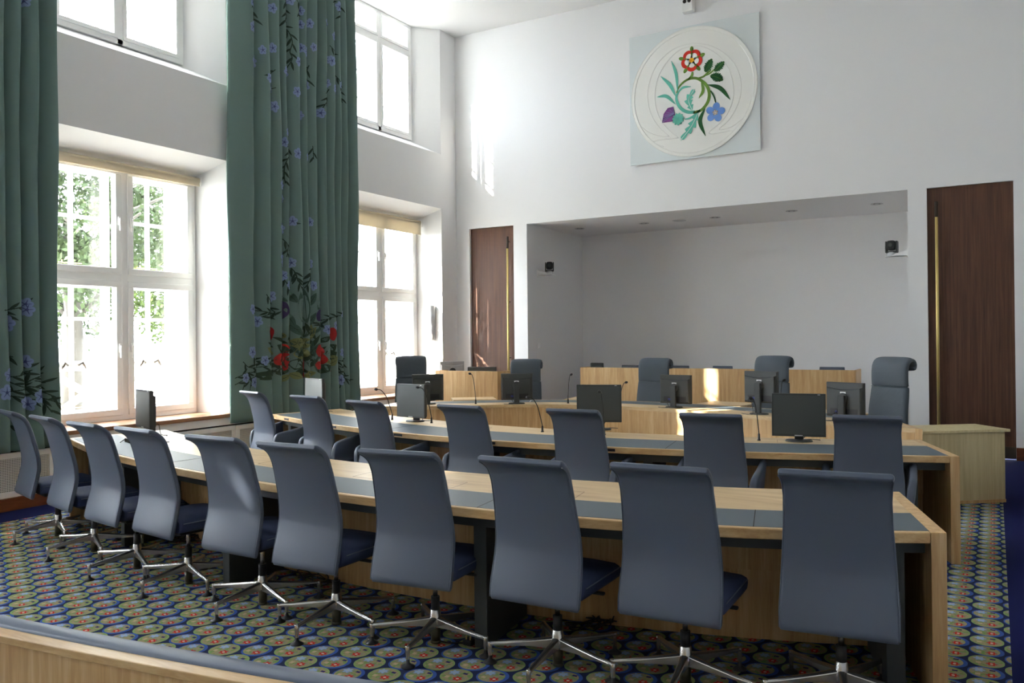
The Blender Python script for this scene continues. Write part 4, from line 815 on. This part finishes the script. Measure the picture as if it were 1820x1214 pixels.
# ------------------------------------------------------------------ curtains: pleated velvet with dyed flowers
def curtain(name, y0, y1, knots, zbot, label, flowers, stems, blobs=(), leaves=(), flare=0.0, xc=-8.02, amp=.12):
    def fold(u):
        for i, (a, b) in enumerate(zip(knots, knots[1:])):
            if u <= b or i == len(knots)-2:
                t = max(0, min(1, (u-a)/(b-a))); k = .75+.5*((i*37) % 10)/10
                if t < .80: d = 1-(1-t/.80)**2
                else: d = 1-((t-.80)/.20)**2*(.95)
                return d*k
    def S(y, z, off=0):
        u = (y-y0)/(y1-y0); fl = max(0, (2.0-z)/1.4)**2*flare
        yy = y+(u-.25)*fl*1.0
        wob = .012*sin(z*1.3+u*9)+.006*sin(z*3.1+u*23)
        return (xc+amp*fold(min(1, max(0, u)))+wob*.8+off, yy+wob*.5, z)
    m = MB(); us = []
    for a, b in zip(knots, knots[1:]):
        for j in range(12): us.append(a+(b-a)*(j/12 if j < 9 else .75+.25*((j-8)/4)**1.0))
    us.append(knots[-1]); nz = 40; zs = [lerp(zbot, ZC-.01, (i/nz)**1.2) for i in range(nz+1)]; n = len(us)
    vs = []; fs = []
    for z in zs:
        for u in us: vs.append(S(lerp(y0, y1, u), z))
    for i in range(nz):
        for j in range(n-1): fs.append((i*n+j, i*n+j+1, (i+1)*n+j+1, (i+1)*n+j))
    b0 = len(vs)
    for z in zs:                                           # rear skin gives the cloth its thickness
        for u in us: p = S(lerp(y0, y1, u), z); vs.append((p[0]-.012, p[1]-.002, p[2]))
    for i in range(nz):
        for j in range(n-1): fs.append((b0+i*n+j, b0+(i+1)*n+j, b0+(i+1)*n+j+1, b0+i*n+j+1))
    for i in range(nz):
        for j in (0, n-1): fs.append((i*n+j, (i+1)*n+j, b0+(i+1)*n+j, b0+i*n+j))
    for j in range(n-1): fs.append((j, b0+j, b0+j+1, j+1)); q = nz*n; fs.append((q+j, q+j+1, b0+q+j+1, b0+q+j))
    m.add(vs, fs, 0, True)
    mats = [M['velvet'], M['petal'], M['petal_c'], M['stem'], M['red'], M['purple'], M['yellow'], M['leafg'], M['leafd']]
    ins = lambda y, z: y0+.01 < y < y1-.01 and z < ZC-.02
    def fan(cy, cz, pts, mi, off):
        if not all(ins(*p) for p in pts): return
        v = [S(cy, cz, off)]+[S(a, b, off) for a, b in pts]; k = len(pts)
        m.add(v, [(0, 1+i, 1+(i+1) % k) for i in range(k)], mi, False)
    def ellipse(cy, cz, ry, rz, ang, mi, off, n_=14, wob=0, ph=0):
        P = []
        for i in range(n_):
            a = 2*pi*i/n_; w = 1+wob*sin(3*a+ph)+wob*.6*sin(5*a+ph*2); p, q = ry*cos(a)*w, rz*sin(a)*w
            P.append((cy+p*cos(ang)-q*sin(ang), cz+p*sin(ang)+q*cos(ang)))
        fan(cy, cz, P, mi, off)
    def leaf(ya, za, yb, zb, w, mi, off):
        L = hypot(yb-ya, zb-za); 
        if L < 1e-4: return
        dy, dz = (yb-ya)/L, (zb-za)/L; px_, pz_ = -dz, dy; k = 7; A = []; B = []
        for i in range(k+1):
            t = i/k; ww = w*sin(pi*min(1, t*.97+.03))**.8*(1-.25*t); cy, cz = ya+dy*L*t, za+dz*L*t+.0
            A.append((cy+px_*ww, cz+pz_*ww)); B.append((cy-px_*ww, cz-pz_*ww))
        if not all(ins(*p) for p in A+B): return
        v = [S(a, b, off) for a, b in A]+[S(a, b, off) for a, b in B]
        m.add(v, [(i, i+1, k+2+i, k+1+i) for i in range(k)], mi, False)
    for i, st in enumerate(stems):
        P = interp([(a, b, 0) for a, b in st], 6)
        for a, b in zip(P, P[1:]): leaf(a.x, a.y, b.x+(b.x-a.x)*.4, b.y+(b.y-a.y)*.4, .0065, 3, .006)
        acc = 0; side = 1
        for a, b in zip(P, P[1:]):
            acc += (b-a).length
            if acc > .05:
                acc = 0; side = -side; d = (b-a).normalized(); ang = atan2(d.y, d.x)+side*.55; l = .10+.03*R.random()
                leaf(a.x, a.y, a.x+cos(ang)*l, a.y+sin(ang)*l, .014, 3, .0065)
    kk = dict(g=7, y=6, d=8, r=4, p=5)
    for (k, (ya, za), (yb, zb), w) in sorted(leaves, key=lambda q: 'dgy'.index(q[0])):
        o_ = .007+.001*'dgy'.index(k); leaf(ya, za, yb, zb, max(w, .02), kk[k], o_); leaf(ya, za, yb, zb, .003, 3, o_+.001)
    for i, (k, cy, cz, ry, rz) in enumerate(blobs):
        ellipse(cy, cz, ry, rz, 0, kk[k], .011, 18, .07, i*1.7)
        for j in range(5 if k in 'rp' else 7):
            a = j*2*pi/5+i; leaf(cy, cz, cy+cos(a)*ry*.8, cz+sin(a)*rz*.8, .004, 8 if k == 'y' else (5 if k == 'p' else 4), .012)
    for i, (cy, cz) in enumerate(flowers):
        rr = .040+.012*((i*7) % 5)/5; ph = i*1.3
        for j in range(5):
            a = ph+j*2*pi/5; ellipse(cy+cos(a)*rr*.62, cz+sin(a)*rr*.95, rr*.50, rr*.62, a*.0, 1, .010+.0004*j, 10)
            leaf(cy, cz, cy+cos(a)*rr*.9, cz+sin(a)*rr*1.2, .003, 2, .0125)
        ellipse(cy, cz, rr*.22, rr*.30, 0, 2, .013, 8)
    o = m.make(name, mats, None, fix=False, label=label, cat='curtain')
    return o
rb = random.Random(3)
for _ in range(34):
    a = rb.uniform(.25, 2.9) ; y_, z_ = 8.02+rb.uniform(-.28, .28), 1.18+rb.uniform(-.1, .5); l = rb.uniform(.14, .26)
    LVS2.append((rb.choice('gdd'), (y_, z_), (y_+cos(a)*l, z_+sin(a)*l), rb.uniform(.022, .036)))
k2 = [0, .165, .262, .352, .405, .50, .56, .655, .71, .795, .855, .925, 1]
curtain('curtain', 6.905, 9.145, k2, .585, 'wide green velvet curtain with large flower bouquet, between the two tall windows', FLW2, STM2, BLB2, LVS2, flare=.05)
k1 = [0, .15, .27, .40, .50, .60, .72, .80, .885, 1]
mir = lambda P: [(4.06-(y-4.06)*1.0, z) for y, z in P]
curtain('curtain', 3.00, 4.745, k1, .575, 'green velvet curtain with blue flax flowers at the left edge of the view', FLW1, STM1, [('r', 4.03, 1.62, .05, .09), ('y', 4.05, 1.32, .05, .08), ('y', 4.0, 1.45, .05, .06)], flare=.04)

# ------------------------------------------------------------------ glass panel with painted emblem
PX, PZ = -3.855, 5.235
em = empty('emblem_panel', (PX, YB-.03, PZ), 0, label='square pale glass panel with white disc painted with red rose, thistle and blue flower', cat='wall panel')
m = MB(); m.prism([(-.995, -.993), (.995, -.993), (.995, .993), (-.995, .993)], -.006, .006)
M['plate'] = mat('pale_green_glass', srgb(222, 229, 230), .18, 0, .5); m.make('glass_plate', M['plate'], em, bevel=.002)
m = MB()
for a in (-.9, .9):
    for b in (-.9, .9): m.tube([(a, .006, b), (a, .03, b)], .012, 10)
m.make('fixings', M['silver'], em)
M['disc'] = mat('frosted_white_glass', srgb(240, 240, 235), .35, 0, .4)
def ring_y(mb, r, y, n=96, c=(0, 0)): return [(c[0]+r*cos(2*pi*j/n), y, c[1]+r*sin(2*pi*j/n)) for j in range(n)]
m = MB(); m.loops([ring_y(m, r, y) for r, y in ((.965, -.006), (.965, -.016), (.955, -.022), (.915, -.024), (.908, -.019), (.90, -.019))], 0, False); disc = m.make('white_disc', M['disc'], em)
m = MB()
for l in EMB['line']: m.tube(interp([(a, -.020, b) for a, b in l], 5), .0035, 5)
m.tube([(-.0+.962*cos(2*pi*j/96), -.020, .962*sin(2*pi*j/96)) for j in range(97)], .004, 5)
m.make('engraved_line', M['disc'], disc)
ek = dict(g=M['e_g'], t=M['e_t'], d=M['e_d'])
def flat(mb, pts, y, th=.004, mi=0):                        # flat polygon fan with a little thickness
    c = (sum(p[0] for p in pts)/len(pts), sum(p[1] for p in pts)/len(pts)); k = len(pts)
    v = [(c[0], y, c[1])]+[(a, y, b) for a, b in pts]+[(a, y+th, b) for a, b in pts]
    mb.add(v, [(0, 1+i, 1+(i+1) % k) for i in range(k)]+[(1+i, 1+k+i, 1+k+(i+1) % k, 1+(i+1) % k) for i in range(k)], mi)
def ribbon(mb, pts, wf, y, th=.004):
    P = interp([(a, b, 0) for a, b in pts], 14); n = len(P); A = []; B = []
    for i, p in enumerate(P):
        t = (P[min(i+1, n-1)]-P[max(i-1, 0)]).normalized(); w = wf(i/(n-1)); A.append((p.x-t.y*w, p.y+t.x*w)); B.append((p.x+t.y*w, p.y-t.x*w))
    v = [(a, y, b) for a, b in A]+[(a, y, b) for a, b in B]+[(a, y+th, b) for a, b in A]+[(a, y+th, b) for a, b in B]
    f = [(i, i+1, n+i+1, n+i) for i in range(n-1)]+[(i, 2*n+i, 2*n+i+1, i+1) for i in range(n-1)]+[(n+i, n+i+1, 3*n+i+1, 3*n+i) for i in range(n-1)]
    mb.add(v, f)
YD = -.0235
for k in 'gtd':
    m = MB()
    for kk_, w0, w1, p in EMB['stem']:
        if kk_ == k: ribbon(m, p, lambda t, a=w0, b=w1: lerp(a, b, t)*(.55+.45*sin(pi*min(1, .15+t*.8))), YD)
    m.make('painted_stem', ek[k], em)
for k, w, p in EMB['blade']:
    m = MB(); ribbon(m, p, lambda t: w*.5*sin(pi*min(.985, max(.02, t)))**.75, YD-.001); m.make('painted_leaf', ek[k], em)
for k, w, p in EMB['serr']:
    m = MB(); ribbon(m, p, lambda t: w*.5*sin(pi*min(.985, max(.02, t)))**.7*(1+.16*(1 if int(t*16) % 2 else -1)), YD-.001); lf = m.make('serrated_leaf', ek[k], em)
    m = MB(); ribbon(m, p, lambda t: .003, YD-.003); m.make('leaf_vein', M['e_g'], lf)
for k, w, p in EMB['holly']:
    m = MB(); ribbon(m, p, lambda t: w*.5*(.30+.70*((t*4.2) % 1.0))*sin(pi*min(.98, max(.04, t)))**.5, YD-.001); lf = m.make('thistle_leaf', ek[k], em)
    m = MB(); ribbon(m, p, lambda t: .004, YD-.003); m.make('leaf_vein', M['e_white'], lf)
def petals(mb, c, n, dist, ra, rb, y, ph=0, k=16):
    for j in range(n):
        a = ph+j*2*pi/n; cx_, cz_ = c[0]+cos(a)*dist, c[1]+sin(a)*dist
        flat(mb, [(cx_+ra*cos(t)*cos(a)-rb*sin(t)*sin(a), cz_+ra*cos(t)*sin(a)+rb*sin(t)*cos(a)) for t in [2*pi*i/k for i in range(k)]], y)
rc = EMB['rose'][0]
m = MB(); petals(m, rc, 5, .165, .045, .026, YD, pi/2); m.make('rose_sepals', M['e_g'], em)
m = MB(); petals(m, rc, 5, .108, .058, .075, YD-.002, -pi/2); rp = m.make('rose_red_petals', M['e_red'], em)
m = MB(); petals(m, rc, 5, .062, .050, .052, YD-.005, -pi/2); m.make('rose_white_petals', M['e_white'], em)
m = MB(); petals(m, rc, 5, .098, .024, .011, YD-.008, pi/2); m.make('rose_inner_sepals', M['e_g'], em)
m = MB(); flat(m, [(rc[0]+.036*cos(2*pi*j/20), rc[1]+.036*sin(2*pi*j/20)) for j in range(20)], YD-.010); m.make('rose_centre', M['e_gold'], em)
fc = EMB['flax'][0]
m = MB(); petals(m, fc, 5, .088, .060, .052, YD-.003, radians(80)); m.make('flax_petals', M['e_blue'], em)
m = MB()
for j in range(10): a = j*2*pi/5+.3; q = .018 if j < 5 else .036; petals(m, (fc[0]+cos(a)*q, fc[1]+sin(a)*q), 1, 0, .008, .008, YD-.007, 0, 8)
m.make('flax_stamens', M['e_tan'], em)
m = MB(); flat(m, EMB['thistle'], YD-.002); th = m.make('thistle_flower', M['e_purple'], em)
m = MB(); t0, t1 = EMB['thistle'][0], EMB['thistle'][3]; ce = EMB['thistle'][4]
for j in range(7):
    f = j/6; q = (lerp(t0[0], t1[0], f)-.055*sin(pi*f), lerp(t0[1], t1[1], f)); ribbon(m, [ (lerp(ce[0], t0[0], .3), lerp(ce[1], t0[1], .5)), q], lambda t: .0025, YD-.004)
m.make('thistle_florets', M['petal'], th)
bc = EMB['bulb'][0]; m = MB()
for rr in (0, .035, .065):
    n_ = 1 if rr == 0 else (6 if rr < .05 else 11)
    for j in range(n_): a = j*2*pi/n_+rr*20; petals(m, (bc[0]+cos(a)*rr, bc[1]+sin(a)*rr), 1, 0, .030, .019, YD-.004-rr*.03, a)
m.make('thistle_bulb', M['e_t'], em)

# ------------------------------------------------------------------ outside: terrace, balustrade, trees, facade
m = MB(); m.box(-60, XO, -40, 60, -.4, -.05); m.make('ground', M['paving'], kind='structure')
o = empty('balustrade', (-10.3, 6, 0), 0, label='white stone balustrade with crossed panels outside the lower windows', cat='balustrade')
m = MB(); m.box(-.10, .10, -9, 9, 1.22, 1.34); m.make('top_rail', M['stone'], o)
m = MB(); m.box(-.10, .10, -9, 9, 0, .62); m.make('plinth', M['stone'], o)
for i in range(-9, 9):
    m = MB(); y = i*1.0
    m.box(-.09, .09, y-.08, y+.08, .62, 1.22)
    for s in (-1, 1): m.tube([(0, y+.5-s*.45, .64), (0, y+.5+s*.45, 1.20)], .05, 4)
    m.make('crossed_panel', M['stone'], o)
def tree(x, y, h, rad, label, seed, cz, mt='leaves', n=10000):
    rr = random.Random(seed); t = empty('tree', (x, y, -.05), 0, label=label, cat='tree', group='trees outside the windows')
    m = MB(); m.tube([(0, 0, 0), (.05, .05, cz*.4), (-.05, .1, cz*.8), (0, 0, cz+.5)], [.24, .2, .16, .08], 10)
    for k in range(9):
        a = rr.random()*6.28; l = rad*rr.uniform(.5, .85); z0 = cz*rr.uniform(.55, 1.0)
        m.tube([(0, .05, z0), (cos(a)*l*.5, sin(a)*l*.5, z0+l*.5), (cos(a)*l, sin(a)*l, z0+l*.75)], [.09, .06, .02], 6)
    m.make('trunk', M['bark'], t)
    m = MB(); blobs = []
    for k in range(26):
        while True:
            p = Vector((rr.uniform(-1, 1), rr.uniform(-1, 1), rr.uniform(-1, 1)))
            if .3 < p.length < 1: break
        blobs.append((Vector((p.x*rad, p.y*rad, cz+rad*.3+p.z*(h-cz)*.55)), rad*rr.uniform(.22, .42)))
    for i in range(n):
        c, r_ = blobs[rr.randrange(len(blobs))]
        d = Vector((rr.gauss(0, 1), rr.gauss(0, 1), rr.gauss(0, 1))).normalized()*r_*rr.uniform(.55, 1.1); p = c+d
        a = Vector((rr.gauss(0, 1), rr.gauss(0, 1), rr.gauss(0, 1))).normalized(); b = a.cross(Vector((rr.gauss(0, 1), rr.gauss(0, 1), rr.gauss(0, 1)))).normalized(); s = rr.uniform(.05, .10)
        m.add([p-a*s, p+b*s*.5, p+a*s, p-b*s*.5], [(0, 1, 2, 3)], 0, False)
    m.make('foliage', M[mt], t, fix=False)
tree(-15.6, 9.5, 7.4, 2.3, 'leafy green tree outside the larger lower window, furthest left', 1, 3.6, 'leaves_dk')
tree(-18.6, 14.3, 7.6, 2.3, 'leafy green tree outside, seen through the right side of the larger lower window', 2, 3.4, 'leaves')
tree(-12.2, -3.2, 8.0, 1.9, 'leafy tree added out of view to shade the nearest unseen window', 5, 4.3, 'leaves_dk', 9000)  # added out of view to block the sunbeam through this window
tree(-12.2, -8.0, 11.0, 2.2, 'tall leafy tree added out of view to shade the furthest unseen window', 8, 6.6, 'leaves_dk', 26000)  # unseen tree added to keep direct sun off the front-row chairs
tree(-21.4, 11.0, 8.2, 1.8, 'leafy tree outside, seen between two nearer trees', 6, 3.2, 'leaves', 7000)
tree(-28.5, 17.5, 10.5, 3.2, 'taller green tree standing behind the others outside', 3, 4.6, 'leaves_dk', 9000)
